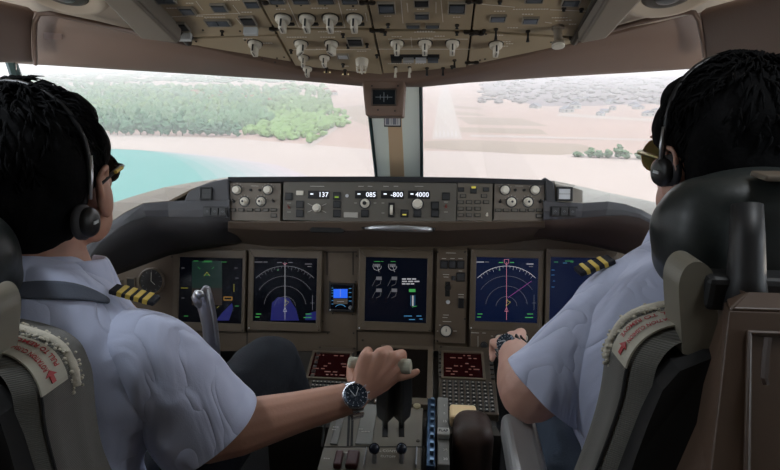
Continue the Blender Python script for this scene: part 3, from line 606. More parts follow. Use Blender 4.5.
# gear panel
t, L = panel(F_MIP, 435, 249, 467.5, 343, 'landing_gear_panel', 'tan landing gear switch panel between the centre and right displays', 'control panel', TAN, .02, .002)
fr = MB(); a = L(439, 271); c = L(465, 258)
for p in ((444, 264.5), (452.5, 264.5), (460.5, 264.5)): button(t, *L(*p), .0215, .024, BTN)
for p in ((460.5, 277),): button(t, *L(*p), .024, .026, BTN)
x, z = L(447.5, 289); MB().box((0, -.0006, 0), (.013, .002, .042)).build('lever_slot', SLOT, t, M=T2(x, z)); lv = MB(); lv.tube([(0, 0, 0), (0, -.03, .006)], .003, 8); lv.lathe([(.006, .028), (.0085, .032), (.0085, .044), (.006, .048)], Matrix.Rotation(0, 4, 'X'), 16); lv.build('lever', BLACK, t, M=T2(x, z+.008))
MB().lathe([(.006, 0), (.005, .006)], None, 14).build('lock_button', PALE, t, M=T2(*L(448, 302)))
x, z = L(461, 303); MB().box((0, -.004, 0), (.016, .010, .028)).build('guarded_switch', BLACK, t, M=T2(x, z), bevel=.002); MB().box((0, -.002, 0), (.012, .006, .012)).build('guard', BTN, t, M=T2(*L(453.5, 278)), bevel=.001)
knob(t, *L(446, 331), .0125, .016); screws(t, [L(437.5, 252), L(465, 252), L(465, 319), L(437.5, 341)], .0035)
mk = MB()
for px, py, w in ((451, 253, .028), (444, 258.5, .012), (452.5, 258.5, .012), (460.5, 258.5, .012), (446, 274.5, .018), (446, 277, .014), (460.5, 271, .010), (461, 294.5, .016), (461, 297, .014), (446, 315, .016), (445, 317.5, .014), (447, 321.5, .024), (455, 331, .010), (437.5, 331, .004), (440, 325, .006)): x, z = L(px, py); tick(mk, x, z, w, .0014)
mk.build('panel_marking', MARK, t)
t, L = panel(F_MIP, 470, 331, 545, 350, 'lighting_panel', 'low tan panel with cream knobs under the right navigation display', 'control panel', TAN, .02, .001)
knob(t, *L(499, 338.5), .0095, .014); knob(t, *L(484, 345), .007, .010, BTN, line=False); knob(t, *L(524, 338), .0095, .014)
mk = MB()
for px, py, w in ((475, 332.8, .022), (484, 333, .01), (492, 336, .006), (506, 336, .006), (513, 334, .012)): x, z = L(px, py); tick(mk, x, z, w, .0014)
mk.stroke([L(478, 336), L(478, 347)], .0012, -.0007, .0006); mk.build('panel_marking', MARK, t)
# ------------------------------------------------------------------ overhead panel modules
FW = {0: 1}
def oh_panel(poly_px, lab):
    pts = [F_OH.L(*p) for p in poly_px]; cx = sum(p[0] for p in pts)/len(pts); cz = sum(p[1] for p in pts)/len(pts)
    t = thing('overhead_module', lab, 'control panel', F_OH.M @ Matrix.Translation((cx, 0, cz)))
    q = []
    for x, z in pts:                                   # a thin gap all round
        dx, dz = x-cx, z-cz; L_ = math.hypot(dx, dz); q.append((dx*(1-.0022/L_*1.2), dz*(1-.0022/L_*1.2)))
    MB().prism(q, 0, .0115).build('face_plate', OVH, t, bevel=.001)
    return t, (lambda px, py, cx=cx, cz=cz: (F_OH.L(px, py)[0]-cx, F_OH.L(px, py)[1]-cz))
def sel(t, L, px, py, s=1.0, rot=0):
    """rotary selector: cream skirted body with a raised bar grip and dark index"""
    M = T2(*L(px, py)) @ Matrix.Rotation(rot, 4, 'Y')
    k = MB().lathe([(.0130*s, 0), (.0130*s, .005*s), (.0115*s, .0085*s), (.0095*s, .0095*s)], None, 22).build('selector_knob', WHT, t, M=M, bevel=.0004, segs=1)
    MB().prism([(-.0052*s, -.011*s), (.0052*s, -.011*s), (.0052*s, .008*s), (0, .0125*s), (-.0052*s, .008*s)], -.0245*s, -.006*s).build('grip', WHT, k, bevel=.0018*s)
    b = MB(); b.box((0, -.0155*s, .0122*s), (.0030*s, .013*s, .0016)); b.box((0, -.0248*s, .003*s), (.0014, .0008, .014*s)); b.build('index_line', BLACK, k)
    MB().lathe([(.0155*s, 0), (.0155*s, .0008)], None, 20).build('skirt', mat('skirt_dark', (.05, .04, .03), .5), k)
def ohb(t, L, px, py, w=.024, h=.024, face=BTNB, split=False, flap=None):
    x, z = L(px, py)
    f = MB().frame(-w/2, -h/2, w/2, h/2, -w*.44, -h*.44, w*.44, h*.44, -.0045, .0005).build('switch_frame', mat('frame_pale', (.33, .30, .25), .5), t, M=T2(x, z), bevel=.0004, segs=1)
    MB().box((0, -.0010, 0), (w*.88, .003, h*.88)).build('well', SLOT, f)
    if split:
        for d in (-1, 1): MB().box((d*w*.22, -.003, 0), (w*.40, .003, h*.72)).build('cap', face, f, bevel=.0006)
    else: MB().box((0, -.003, -h*.06), (w*.78, .003, h*.62)).build('cap', face, f, bevel=.0006)
    if flap is not None: MB().box((0, -.012, -h*.62), (w*.95, .014, h*.30)).build('guard', flap, f, bevel=.001)
    return f
def marks(t, L, lst, lines=()):
    b = MB()
    for px, py, w in lst:
        x, z = L(px, py); n = max(2, int(w/.0045))
        for k in range(n): b.stroke([(x-w/2+k*w/n, z), (x-w/2+(k+.72)*w/n, z)], .0018, -.0006, .0005)
    for ln in lines: b.stroke([L(*p) for p in ln], .0010, -.0006, .0005)
    if lst or lines: b.build('panel_marking', mat('marking_bright', (.85, .82, .74), .7), t)
def otog(t, L, px, py, h=.016, cream=False):
    x, z = L(px, py); k = MB().lathe([(.0042, 0), (.004, .002)], None, 12).build('toggle_collar', SCREW, t, M=T2(x, z)); MB().tube([(0, 0, 0), (0, -h*.6, -.001), (0, -h, -.003)], [.0015, .002, .0032], 8).build('toggle', WHT if cream else BLACK, k)
FLAPM = mat('guard_pale', (.58, .60, .60), .45)
# column edges follow lines through the vanishing point (437, 324)
def ex(x0, py): return 437+(x0-437)*(324-py)/324.0
E = [134, 258, 367, 475, 598]
def quad(i, y0, y1l, y1r, y0r=None):
    y0r = y0 if y0r is None else y0r
    return [(ex(E[i], y0), y0), (ex(E[i+1], y0r), y0r), (ex(E[i+1], y1r), y1r), (ex(E[i], y1l), y1l)]
# column one
t, L = oh_panel(quad(0, -36, 38.5, 35), 'leftmost overhead panel with seven dark square switches and two pale guards')
ohb(t, L, 165, -1, .036, .02, BTNB, True); ohb(t, L, 187, 10, .026, .024); ohb(t, L, 219, 7, .026, .024); ohb(t, L, 252, 3, .026, .022)
ohb(t, L, 181, 26, .027, .03, BTN, flap=FLAPM); ohb(t, L, 218, 22, .046, .022, BTNB, True); ohb(t, L, 248, 20, .027, .030, BTN, flap=FLAPM)
otog(t, L, 159, 13, .01); otog(t, L, 222, 31, .008); screws(t, [L(149, 9), L(203, 30), L(240, 31)])
marks(t, L, [(172, 8, .02), (190, 3, .014), (220, 14, .02), (215, 17, .04), (247, 12, .02), (170, 20, .02), (200, 16, .014), (232, 0, .03)], [[(196, 1), (203, 10)], [(206, 18), (209, 27)], [(233, 5), (240, 14)], [(164, 12), (170, 16)], [(236, 18), (241, 24)], [(167, 17), (205, 14.5)], [(205, 14.5), (240, 13)]])
t, L = oh_panel([(ex(E[0], 39.5)+1, 39.5), (ex(E[1], 36), 36), (ex(E[1], 62), 62), (ex(E[0], 42.5)+2, 42.5)], 'triangular lower overhead panel at the left with a single cream knob')
sel(t, L, 255, 43); screws(t, [L(196, 41.5), L(262, 59), L(275, 62), L(245, 40)]); marks(t, L, [(268, 43, .02), (248, 38.6, .02)])
# column two
t, L = oh_panel(quad(1, -36, 28.5, 28.5), 'overhead panel left of centre with a row of four cream selector knobs')
for px in (283, 307, 330.5, 354.5): sel(t, L, px, 17.5, 1.05)
for px, w in ((277, .028), (301, .03), (326, .03), (350, .03)): ohb(t, L, px, 0, w, .016, BTNB)
for px in (291, 315, 339, 361): MB().box((0, -.001, 0), (.012, .003, .008)).build('legend_light', SLOT, t, M=T2(*L(px, 23.5)))  # black boxes standing in for the shadows the knobs cast
marks(t, L, [(320, 8, .03), (352, 9.5, .02), (281, 9, .018)], [[(287, 0), (299, 27)], [(338, 0), (345, 27)], [(365.5, 13), (367, 21)], [(299, 27), (345, 27.5)]])
screws(t, [L(277, 6), L(353, 6), L(301, 5), L(325, 5)])
t, L = oh_panel(quad(1, 29.5, 66, 75), 'lower overhead panel left of centre crowded with small knobs and a guarded ring knob')
sel(t, L, 301, 43, .95, .6); sel(t, L, 331.5, 43, .95, -.5); sel(t, L, 303.5, 57, .8, .2); sel(t, L, 324.5, 57, .8); sel(t, L, 307.5, 68, .75)
ohb(t, L, 355, 41, .03, .03, BTN); f = ohb(t, L, 343, 55.5, .024, .018, PALE)
x, z = L(362, 60); g = MB().lathe([(.0135, 0), (.0135, .004), (.011, .016)], None, 20).build('ring_knob', WHT, t, M=T2(x, z)); MB().tube([(-.010, -.014, 0), (-.008, -.026, 0), (.008, -.026, 0), (.010, -.014, 0)], .0022, 8).build('bail', WHT, g); MB().tube([(0, -.014, -.010), (0, -.026, -.008), (0, -.026, .008), (0, -.014, .010)], .0018, 8).build('bail', WHT, g)
for px, py in ((326.5, 70), (345, 72), (362, 70.5)):
    otog(t, L, px, py-2, .010)
    for k in (-1, 0, 1): MB().lathe([(.0018, 0), (.0016, .002)], None, 8).build('lamp_dot', glow('warm_dot', (.8, .65, .35), .5), t, M=T2(L(px, py)[0]+k*.006, L(px, py)[1]-.009))
for px, py in ((291, 50), (343, 34), (367, 44), (348, 45), (343, 64)): otog(t, L, px, py, .006)
marks(t, L, [(330, 31.5, .045), (297, 37, .04), (328, 37, .03), (362, 51, .02), (326, 49, .04), (346, 66, .014)], [[(290, 49.5), (371, 49.5)]]); screws(t, [L(276, 33), L(277, 58), L(284, 57)])
# column three
t, L = oh_panel(quad(2, -36, 29.5, 30.5), 'overhead panel right of centre with two square dark double switches and stacked middle switches')
for px in (386.5, 457): ohb(t, L, px, 7, .03, .034, BTNB)
ohb(t, L, 421.5, 2, .026, .022, BTN); ohb(t, L, 422, 15, .026, .02, BTNB); ohb(t, L, 413, 25, .026, .014, BTNB); ohb(t, L, 432.5, 25, .026, .014, BTNB)
marks(t, L, [(388, 16, .014), (457, 17, .014), (421, 9, .014), (425, 31, .03)], [[(401, 0), (403, 23)], [(441, 0), (443, 22)], [(407, 3), (408, 12)], [(436, 2), (436, 13)]])
for px, py in ((388, 24), (457, 25)): otog(t, L, px, py, .006)
t, L = oh_panel(quad(2, 31, 74, 67.5), 'lower overhead panel with three cream knobs above a row of four switch caps')
for px in (397, 425, 452.5): sel(t, L, px, 42.5, .95)
x, z = L(415, 56.5); MB().box((0, -.0002, 0), (.098, .002, .018)).build('switch_well', SLOT, t, M=T2(x, z))
for px, m in ((396.5, BTN), (408.5, mat('cap_grey', (.42, .42, .41), .5)), (421, PALE), (433, BTNB)): MB().box((0, -.005, 0), (.0215, .008, .010)).build('switch_cap', m, t, M=T2(*L(px, 58)), bevel=.001)
for px in (395.5, 409.5): otog(t, L, px, 67, .022, True); MB().tube([(-.003, 0, 0), (-.002, -.012, 0)], .002, 8).build('toggle_guard', WHT, t, M=T2(*L(px+2, 67)))
for px, py in ((427, 68), (443, 68), (454.5, 60)): otog(t, L, px, py, .016)
for px, py in ((385, 32), (457, 32), (377, 55), (452, 66)): otog(t, L, px, py, .005)
marks(t, L, [(397, 36.5, .02), (426, 38, .03), (440, 36, .02), (425, 31.8, .04), (400, 63.5, .05), (420, 63.5, .02)], [[(388, 39), (468, 39)], [(411, 37), (412, 47)], [(378, 49), (470, 49)]])
# column four
t, L = oh_panel(quad(3, -36, 30.5, 37.5), 'rightmost overhead panel with blue-grey switches and a cream push knob near its corner')
ohb(t, L, 534.5, -1.5, .03, .018, BTNB); ohb(t, L, 571, 1.5, .03, .02, BTNB); ohb(t, L, 498, 17.5, .028, .02, mat('cap_blue', (.17, .19, .23), .5)); ohb(t, L, 530.5, 19.5, .028, .02, MATS['cap_blue'])
x, z = L(558, 27); k = MB().lathe([(.011, 0), (.0105, .004), (.008, .006), (.0072, .026), (.0115, .030), (.0115, .034), (.009, .036)], None, 18).build('push_knob', mat('knob_dull', (.25, .21, .16), .5), t, M=T2(x, z)); MB().lathe([(.0112, .0345), (.0112, .0375), (.009, .0385)], None, 18).build('cap', WHT, k)
for px, py in ((496, 29), (528, 31)): otog(t, L, px, py, .02)
for px, py in ((500, 1), (484, 30), (564, 8), (581.5, 9)): otog(t, L, px, py, .004)
marks(t, L, [(531, 9, .06), (500, 11, .02), (528, 14, .02), (560, 17.5, .028), (513, 27.5, .02), (573, 24, .014), (569, 20, .012), (560, 20.5, .016)], [[(482, 4), (515, 7)], [(550, 9.5), (586, 11)], [(545, 22), (552, 23)]])
t, L = oh_panel([(ex(E[3], 32), 32), (ex(E[4], 39), 39), (ex(E[4], 43.5)-3, 43.5), (ex(E[3], 66), 66)], 'triangular lower overhead panel at the right with a single cream knob')
sel(t, L, 496, 44, .95); screws(t, [L(486, 34), L(485, 59), L(551, 42), L(480, 60)]); marks(t, L, [(507, 41.5, .016), (510, 43.5, .014), (505, 46, .014), (500, 35, .014)])
# structural frame behind the modules with dark gaps, hinge clips at the crossings
b = MB(); b.prism([F_OH.L(*p) for p in ((120, -37), (612, -37), (573, 43), (470, 69), (378, 77), (285, 66), (190, 43.5))], .012, .045); tag(b.build('overhead_tray', SLOT, None, M=F_OH.M.copy()), 'dark frame tray carrying all the overhead panels', 'frame')
for px, py in ((276.5, 28.5), (377, 30), (471.5, 31.5), (270, 2), (367, 2), (474, 1), (476.5, 33), (141, 9), (186, 37), (577, 38), (472, 62)):
    x, z = F_OH.L(px, py); t = thing('panel_latch', 'small dark quarter-turn latch at an overhead panel corner', 'latch', F_OH.M @ T2(x, z), 'dark latches at the overhead panel corners')
    MB().lathe([(.0062, -.004), (.0058, .003), (.003, .004)], T2(-.0085, 0), 12).lathe([(.0062, -.004), (.0058, .003), (.003, .004)], T2(.0085, 0), 12).build('latch_stud', SCREW, t); MB().box((0, -.001, 0), (.024, .004, .006)).build('latch_bar', SCREW, t)
# closing panel between the overhead aft end and the ceiling
bq = [OHP(100, -36), OHP(630, -36)]
struct(MB().grid([[p for p in bq], [p+V((0, -.25, .25)) for p in bq], [V((p.x, -.9, 1.80)) for p in bq]]).build('ceiling', BEAM, solid=.01))
# ------------------------------------------------------------------ centre pedestal
F_CDU = plane_frame(cx0(P(393, 378, 1.42)), (0, cos(rad(14)), sin(rad(14))))
pa, pb = cx0(P(385, 405, 1.20)), cx0(P(385, 470, 1.02))
F_TQ = plane_frame(pb, (pa-pb))
F_MIPL = F_MIP
ped = thing('pedestal', 'tan centre console body between the two pilots, under the throttle quadrant', 'console', loc=V((0, 1.1, 0)))
c1, c2 = F_CDU.L(293, 349), F_CDU.L(493, 349)
zf = F_CDU.M @ V((0, .01, F_CDU.L(390, 349)[1])); zr = F_CDU.M @ V((0, .01, F_CDU.L(390, 414)[1]))
b = MB(); prof = [(zf.y, 0), (zf.y, zf.z-.01), (zr.y, zr.z-.012), (pa.y+.01, pa.z-.07), (pa.y+.01, 0)]
def yzprism(b, prof, x0, x1):
    A = [b.bm.verts.new((x0, y-1.1, z)) for y, z in prof]; B = [b.bm.verts.new((x1, y-1.1, z)) for y, z in prof]; n = len(prof)
    for k in range(n): b.bm.faces.new((A[k], A[(k+1) % n], B[(k+1) % n], B[k]))
    b.bm.faces.new(A); b.bm.faces.new(list(reversed(B)))
yzprism(b, prof, c1[0]+.01, c2[0]-.01); b.build('forward_body', mat('ped_dark', (.045, .04, .033), .6), ped)
tq0, tq1 = F_TQ.L(321, 432)[0], F_TQ.L(449, 432)[0]
b = MB(); yzprism(b, [(pa.y+.01, 0), (pa.y+.01, pa.z-.035), (pb.y, pb.z-.035), (.30, pb.z-.06), (.30, 0)], tq0+.004, tq1-.004); b.build('aft_body', mat('ped_side', (.06, .052, .043), .6), ped)
# screens/keypads on the sloping forward part
KEY = mat('key_dark', (.04, .037, .033), .5); KEYL = mat('key_legend', (.42, .38, .31), .6)
def cdu(px0, px1, sx0, sx1, lab):
    a = F_CDU.L(px0, 412); c = F_CDU.L(px1, 347); cx, cz = (a[0]+c[0])/2, (a[1]+c[1])/2
    t = thing('flight_computer_unit', lab, 'keypad unit', F_CDU.M @ Matrix.Translation((cx, 0, cz)))
    W, H = (c[0]-a[0])/2-.001, (c[1]-a[1])/2-.001
    L = lambda px, py: (F_CDU.L(px, py)[0]-cx, F_CDU.L(px, py)[1]-cz)
    MB().box((0, .014, 0), (2*W, .026, 2*H)).build('body', mat('cdu_body', (.085, .064, .044), .55, var=.06), t, bevel=.003)
    (x0, z0), (x1, z1) = L(sx0, 377.5), L(sx1, 354.5)
    MB().frame(x0-.006, z0-.006, x1+.006, z1+.006, x0, z0, x1, z1, -.005, .002).build('screen_frame', TAN2, t, bevel=.001)
    s = MB().box(((x0+x1)/2, 0, (z0+z1)/2), (x1-x0, .002, z1-z0)).build('screen', lcd('cdu_screen', (.022, .002, .002), .3), t)
    rp = glow('cdu_amber', (.45, .19, .15), .2); b = MB(); random.seed(int(px0))
    w, h = x1-x0, z1-z0
    for r in range(8):
        x = x0+.006
        while x < x1-.012:
            l = random.uniform(.004, .016)
            if random.random() < .42: b.stroke([(x, z1-.008-r*h/9), (min(x+l, x1-.004), z1-.008-r*h/9)], .0034, -.0018)
            x += l+.006
    b.build('screen_text', rp, s)
    kb = MB().box((0, -.0024, 0), (.0088, .0048, .0088)); kme = kb.mesh('key'); kme.materials.append(KEY)
    lb = MB(); lb.stroke([(-.002, 0), (.002, 0)], .0025, -.0054); lme = lb.mesh('key_legend'); lme.materials.append(KEYL)
    zt = z0-.016; zb = -H+.010; rows = 8
    for r in range(rows):
        for k in range(9):
            x = -W+.014+k*(2*W-.028)/8; o = child('key', kme, t, T2(x, zt-(zt-zb)*r/(rows-1))); child('legend', lme, o)
    for s_ in (-1, 1):
        for r in range(6): child('key', kme, t, T2(s_*(W-.006), z0+.004+(z1-z0-.008)*r/5))
    screws(t, [(-W+.006, H-.006), (W-.006, H-.006)], .003); return t
cdu(300, 357, 308, 350.5, 'left flight computer keypad with reddish screen, just left of the fist on the lever')
cdu(438, 492, 443.5, 481, 'right flight computer keypad with reddish screen beside the right pilot elbow')
t, s, L = display(F_CDU, 373, 347, 434, 404, 380, 350, 428, 397, 'unlit lower centre display behind the throttle levers', lcd('screen_off', (.012, .009, .006), .2), TAN2, 'display_unit')
t, L = panel(F_CDU, 357.5, 347, 372.5, 404, 'filler_panel', 'narrow plain tan filler panel beside the unlit lower display', 'panel', TAN, .02)
# ------------------------------------------------------------------ throttle quadrant
t, L = panel(F_TQ, 321, 405.5, 427, 470, 'throttle_quadrant', 'tan throttle quadrant top with dark lever slots, below the hand', 'throttle quadrant', mat('quad_face', (.165, .145, .11), .5, var=.06), .05)
GREYP = mat('plate_grey', (.20, .195, .175), .5)
def plate(px0, py0, px1, py1, nm, m, h=.004, bev=.0015):
    a = L(px0, py1); c = L(px1, py0); return MB().box(((a[0]+c[0])/2, -h/2, (a[1]+c[1])/2), (c[0]-a[0], h, c[1]-a[1])).build(nm, m, t, bevel=bev)
def bar(px0, py0, px1, py1, w, nm, m, h=.001):
    return MB().stroke([L(px0, py0), L(px1, py1)], w, -h, h).build(nm, m, t)
plate(330, 406, 347, 445, 'cover_plate', GREYP); plate(355, 406, 378, 445, 'cover_plate', GREYP)
for a in ((327, 405, 322, 447), (349.5, 405, 348, 446), (353, 405, 351.5, 446)): bar(*a, .005, 'slot', SLOT)
for a in ((321.5, 447, 430, 447),): bar(*a, .0018, 'seam', SLOT)
bar(385, 405, 385, 437, .011, 'slot', SLOT); bar(401.5, 405, 401.5, 437, .011, 'slot', SLOT)
for k, (px, py, w) in enumerate(((336, 429, .012), (334, 431.5, .007), (361, 431, .008), (366, 433.5, .018), (347, 454.5, .018), (327, 460.5, .012), (405, 452, .01))):
    x, z = L(px, py); b = MB(); n = 3
    for q in range(n): b.stroke([(x-w/2+q*w/n, z), (x-w/2+(q+.75)*w/n, z)], .0025, -.0048, .0005)
    b.build('lettering', MARK, t)
x, z = L(425-8, 407); MB().lathe([(.008, 0), (.008, .004), (.004, .006)], None, 16).build('fastener', mat('fastener_brass', (.30, .25, .14), .5), t, M=T2(x, z)); screws(t, [L(418, 441)], .004)
plate(333, 455, 344, 469.5, 'red_switch_cover', mat('cover_red', (.055, .008, .008), .45), .012, .003); plate(345, 455, 360, 469.5, 'red_switch_cover', MATS['cover_red'], .012, .003)
x, z = L(388, 453); text('FUEL CONTROL', .0085, x, z, MARK, t, y=-.0045)
x, z = L(388, 458.5); text('CUTOFF', .0075, x, z, MARK, t, y=-.0045)
plate(364, 450, 366.5, 468, 'divider', GREYMET, .008, .001); plate(415, 450, 417.5, 468, 'divider', GREYMET, .008, .001)
for px in (374.5, 401.5):
    x, z = L(px, 461); k = MB().tube([(0, 0, -.004), (0, -.022, 0)], .0045, 10).build('fuel_lever', GREYMET, t, M=T2(x, z)); MB().ball((0, -.028, .0), (.0105, .0105, .0105), 3).build('lever_ball', mat('ball_navy', (.015, .02, .035), .2), k, smooth=True)
# thrust levers: two thick black shafts with pale grips
def tp(px, py, d): return P(px, py, d)
for px0, px1, lab in ((385, 388, 'left'), (401.5, 402.5, 'right')):
    base = F_TQ.M @ V((*[F_TQ.L(px0, 425)[0]], 0, F_TQ.L(px0, 425)[1])); tl = thing('thrust_lever', 'black %s thrust lever gripped under the pilot fist' % lab, 'lever', loc=base)
    top = tp(px1, 372, 1.00)-base; b = MB(); w = .0135
    c = [V((0, 0, -.01)), top.lerp(V((0, 0, 0)), .5)+V((0, -.004, 0)), top]
    c = [c[0], c[0].lerp(c[1], .38), c[0].lerp(c[1], .52), c[1], c[2]]; b.tube(c, [.007, .0075, .019, .021, .019], 4)
    b.build('shaft', mat('lever_black', (.014, .015, .018), .45), tl, bevel=.004)
    q0, q1 = (tp(348, 362, 1.0), tp(372, 366, 1.005)) if lab == 'left' else (tp(376, 366.5, 1.0), tp(411, 366.5, .985))
    MB().tube([q0-base, (q0+(q1-q0)*.1)-base, (q1-(q1-q0)*.1)-base, q1-base], [.008, .0105, .012, .0115] if lab == 'left' else [.011, .0135, .0135, .0125], 16).build('grip', mat('grip_khaki', (.42, .42, .33), .45), tl, bevel=.002)
# flap quadrant: ridged metal gate with a blue reflection put in its colour, label strip and white flap handle
F2 = F_TQ
x0, z0 = F2.L(431, 432); t = thing('flap_gate', 'bluish ridged metal flap gate strip at the right of the throttle quadrant', 'lever gate', F2.M @ T2(x0, z0))
R = lambda px, py: (F2.L(px, py)[0]-x0, F2.L(px, py)[1]-z0)
zz0, zz1 = R(431, 469)[1], R(431, 401)[1]
MB().box((0, .008, (zz0+zz1)/2), (.016, .03, zz1-zz0)).build('base', mat('gate_blue', (.03, .06, .11), .3, metal=.7), t, bevel=.001)
rb = MB().box((0, 0, 0), (.007, .010, .006)).mesh('tooth'); rb.materials.append(mat('tooth_blue', (.16, .24, .34), .3, metal=.8))
for k in range(9): child('tooth', rb, t, T2(.002, zz0+.012+k*(zz1-zz0-.02)/8, -.008))
x0, z0 = F2.L(443, 432); t = thing('flap_lever_panel', 'grey flap detent label strip with a pale FLAP handle', 'lever panel', F2.M @ T2(x0, z0))
R = lambda px, py: (F2.L(px, py)[0]-x0, F2.L(px, py)[1]-z0)
MB().box((0, .008, (zz0+zz1)/2), (.022, .036, zz1-zz0)).build('label_strip', GREYP, t, bevel=.002)
for py, s in ((410, '1'), (418, '5'), (426, '15'), (455, '25'), (464, '30')): text(s, .009, .003, R(443, py)[1], MARK, t, y=-.0115, name='lettering')
h = MB().box((0, -.016, R(443, 440)[1]), (.024, .012, .022)).build('handle', mat('handle_pale', (.46, .46, .42), .5), t, bevel=.003); text('FLAP', .0085, 0, R(443, 440)[1], BLACK, h, y=-.0225, name='lettering')
# padded brown block right of the quadrant and a cream block standing in for a sun patch
c = P(472, 447, 1.12); tb = thing('padded_block', 'dark brown rounded padded block right of the flap handle', 'pad', loc=c)
MB().box((0, 0, 0), (.078, .10, .13)).build('cushion', mat('pad_brown', (.06, .035, .025), .5, bump=.3), tb, bevel=.03, segs=5, smooth=True)
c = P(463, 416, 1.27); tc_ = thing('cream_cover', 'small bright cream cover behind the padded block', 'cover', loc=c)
MB().box((0, 0, 0), (.060, .05, .03)).build('lid', mat('cover_cream', (.98, .72, .40), .5, emit=None), tc_, bevel=.006); MB().box((.0, -.0262, .004), (.044, .003, .012)).build('latch', SCREW, tc_)  # warm sunlight put into the colour; block and latch are made up
# ------------------------------------------------------------------ captain's yoke (one horn shows past his shoulder)
yb = P(212, 372, 1.22); y = thing('control_yoke', 'curved grey control yoke horn standing in front of the left displays', 'yoke', loc=yb)
pts = [(213, 372, 1.22), (212, 345, 1.20), (210, 325, 1.19), (206, 306, 1.18), (205, 294, 1.175), (207, 287, 1.17)]
MB().tube([P(*a)-yb for a in pts], [.017, .0165, .016, .0175, .0145, .007], 16).build('horn', mat('yoke_grey', (.22, .215, .24), .3, metal=.5), y, smooth=True)
MB().tube([P(206, 308, 1.18)-yb, P(200, 302, 1.172)-yb, P(197, 296, 1.168)-yb, P(197.5, 291, 1.165)-yb], [.012, .013, .012, .006], 14).build('thumb_rest', MATS['yoke_grey'], y, smooth=True)
MB().ball(P(199.5, 294, 1.156)-yb, (.010, .006, .0085), 2).build('trim_button', METAL, y, smooth=True)
MB().tube([P(208, 289, 1.158)-yb, P(209.5, 300, 1.16)-yb, P(213, 318, 1.17)-yb, P(216.5, 345, 1.18)-yb], .0016, 6).build('edge_piping', METAL, y, smooth=True)
hub = V((-.53, yb.y+.02, yb.z-.01))
MB().tube([V((0, 0, 0)), (hub-yb)*.5+V((0, 0, -.03)), hub-yb], [.017, .022, .045], 16).build('arm', MATS['yoke_grey'], y, smooth=True)
MB().tube([hub-yb, hub-yb+V((0, .12, -.10)), hub-yb+V((0, .17, -.35)), V((hub.x-yb.x, .30, .03-yb.z))], [.03, .028, .03, .04], 16).build('column', mat('column_dark', (.05, .05, .055), .5), y, smooth=True)
# ------------------------------------------------------------------ organic surfaces: union of rounded volumes, remeshed into one skin
def organic(name, parts, voxel, smooth=6, m=None, parent=None, disp=None, fac=.5):
    b = MB()
    for p in parts:
        if p[0] == 'c':                                    # tapered capsule chain: points, radii, optional squash
            pts, rr = [V(q) for q in p[1]], p[2]
            dense, dr = [], []
            for i in range(len(pts)-1):
                n = max(1, int((pts[i+1]-pts[i]).length/(max(.0015, min(rr[i], rr[i+1])*.5))))
                for k in range(n): dense.append(pts[i].lerp(pts[i+1], k/n)); dr.append(rr[i]+(rr[i+1]-rr[i])*k/n)
            dense.append(pts[-1]); dr.append(rr[-1])
            b.tube(dense, dr, 14)
            for q, r in zip(pts, rr): b.ball(q, r, 2)
        else:                                              # ellipsoid: centre, radii, rotation
            b.ball(p[1], p[2], 3, p[3] if len(p) > 3 else None)
    me = b.mesh(name+'_raw'); o = bpy.data.objects.new(name+'_raw', me); COL.objects.link(o)
    q = o.modifiers.new('r', 'REMESH'); q.mode = 'VOXEL'; q.voxel_size = voxel; q.use_smooth_shade = True
    q = o.modifiers.new('s', 'SMOOTH'); q.iterations = smooth; q.factor = fac
    dg = bpy.context.evaluated_depsgraph_get(); dg.update(); out = bpy.data.meshes.new_from_object(o.evaluated_get(dg)); out.name = name
    bpy.data.objects.remove(o)
    if disp:
        ns = [v.normal.copy() for v in out.vertices]
        for v, n in zip(out.vertices, ns): v.co += n*disp(v.co, n)
    out.materials.clear(); out.materials.append(m); out.shade_smooth()
    r = bpy.data.objects.new(name, out); COL.objects.link(r)
    if parent is not None: r.parent = parent; r.matrix_parent_inverse = parent.matrix_basis.inverted()
    return r
def reparent(o, par):
    """points were given in room coordinates: keep them there under a parent that stands elsewhere"""
    o.data.transform(Matrix.Translation(-V(par.location)) if True else None); o.parent = par; o.matrix_parent_inverse = Matrix.Identity(4); return o
def setorigin(o, loc):
    o.data.transform(Matrix.Translation(-V(loc))); o.location = loc; return o
def under(o, par):
    o.data.transform(Matrix.Translation(-V(par.location))); o.parent = par; return o
def folds(amp, sc=9.0, stretch=(1, 1, .35), seed=0):
    def f(p, n):
        q = V((p.x*stretch[0], p.y*stretch[1], p.z*stretch[2]))*sc*1.3+V((seed, seed*2, 0))
        a = noise.noise(q); b = noise.noise(q*2.3+V((5, 1, 2)))
        return amp*((1-abs(a)*2.2)*.7+b*.5)-amp*.3
    return f
def loft(name, rings, m, parent=None, solid=0, disp=None, closed=True, sub=1, capend=False):
    b = MB(); vs = [[b.bm.verts.new(p) for p in r] for r in rings]
    for a, c in zip(vs, vs[1:]):
        n = len(a)
        for k in range(n if closed else n-1): b.bm.faces.new((a[k], a[(k+1) % n], c[(k+1) % n], c[k]))
    b.bm.normal_update()
    if disp:
        bmesh.ops.recalc_face_normals(b.bm, faces=b.bm.faces); b.bm.normal_update(); ns = [(v, v.normal.copy()) for v in b.bm.verts]
        for v, n in ns: v.co += n*disp(v.co, n)
    o = b.build(name, m, None, smooth=True, solid=solid, sub=sub)
    return o
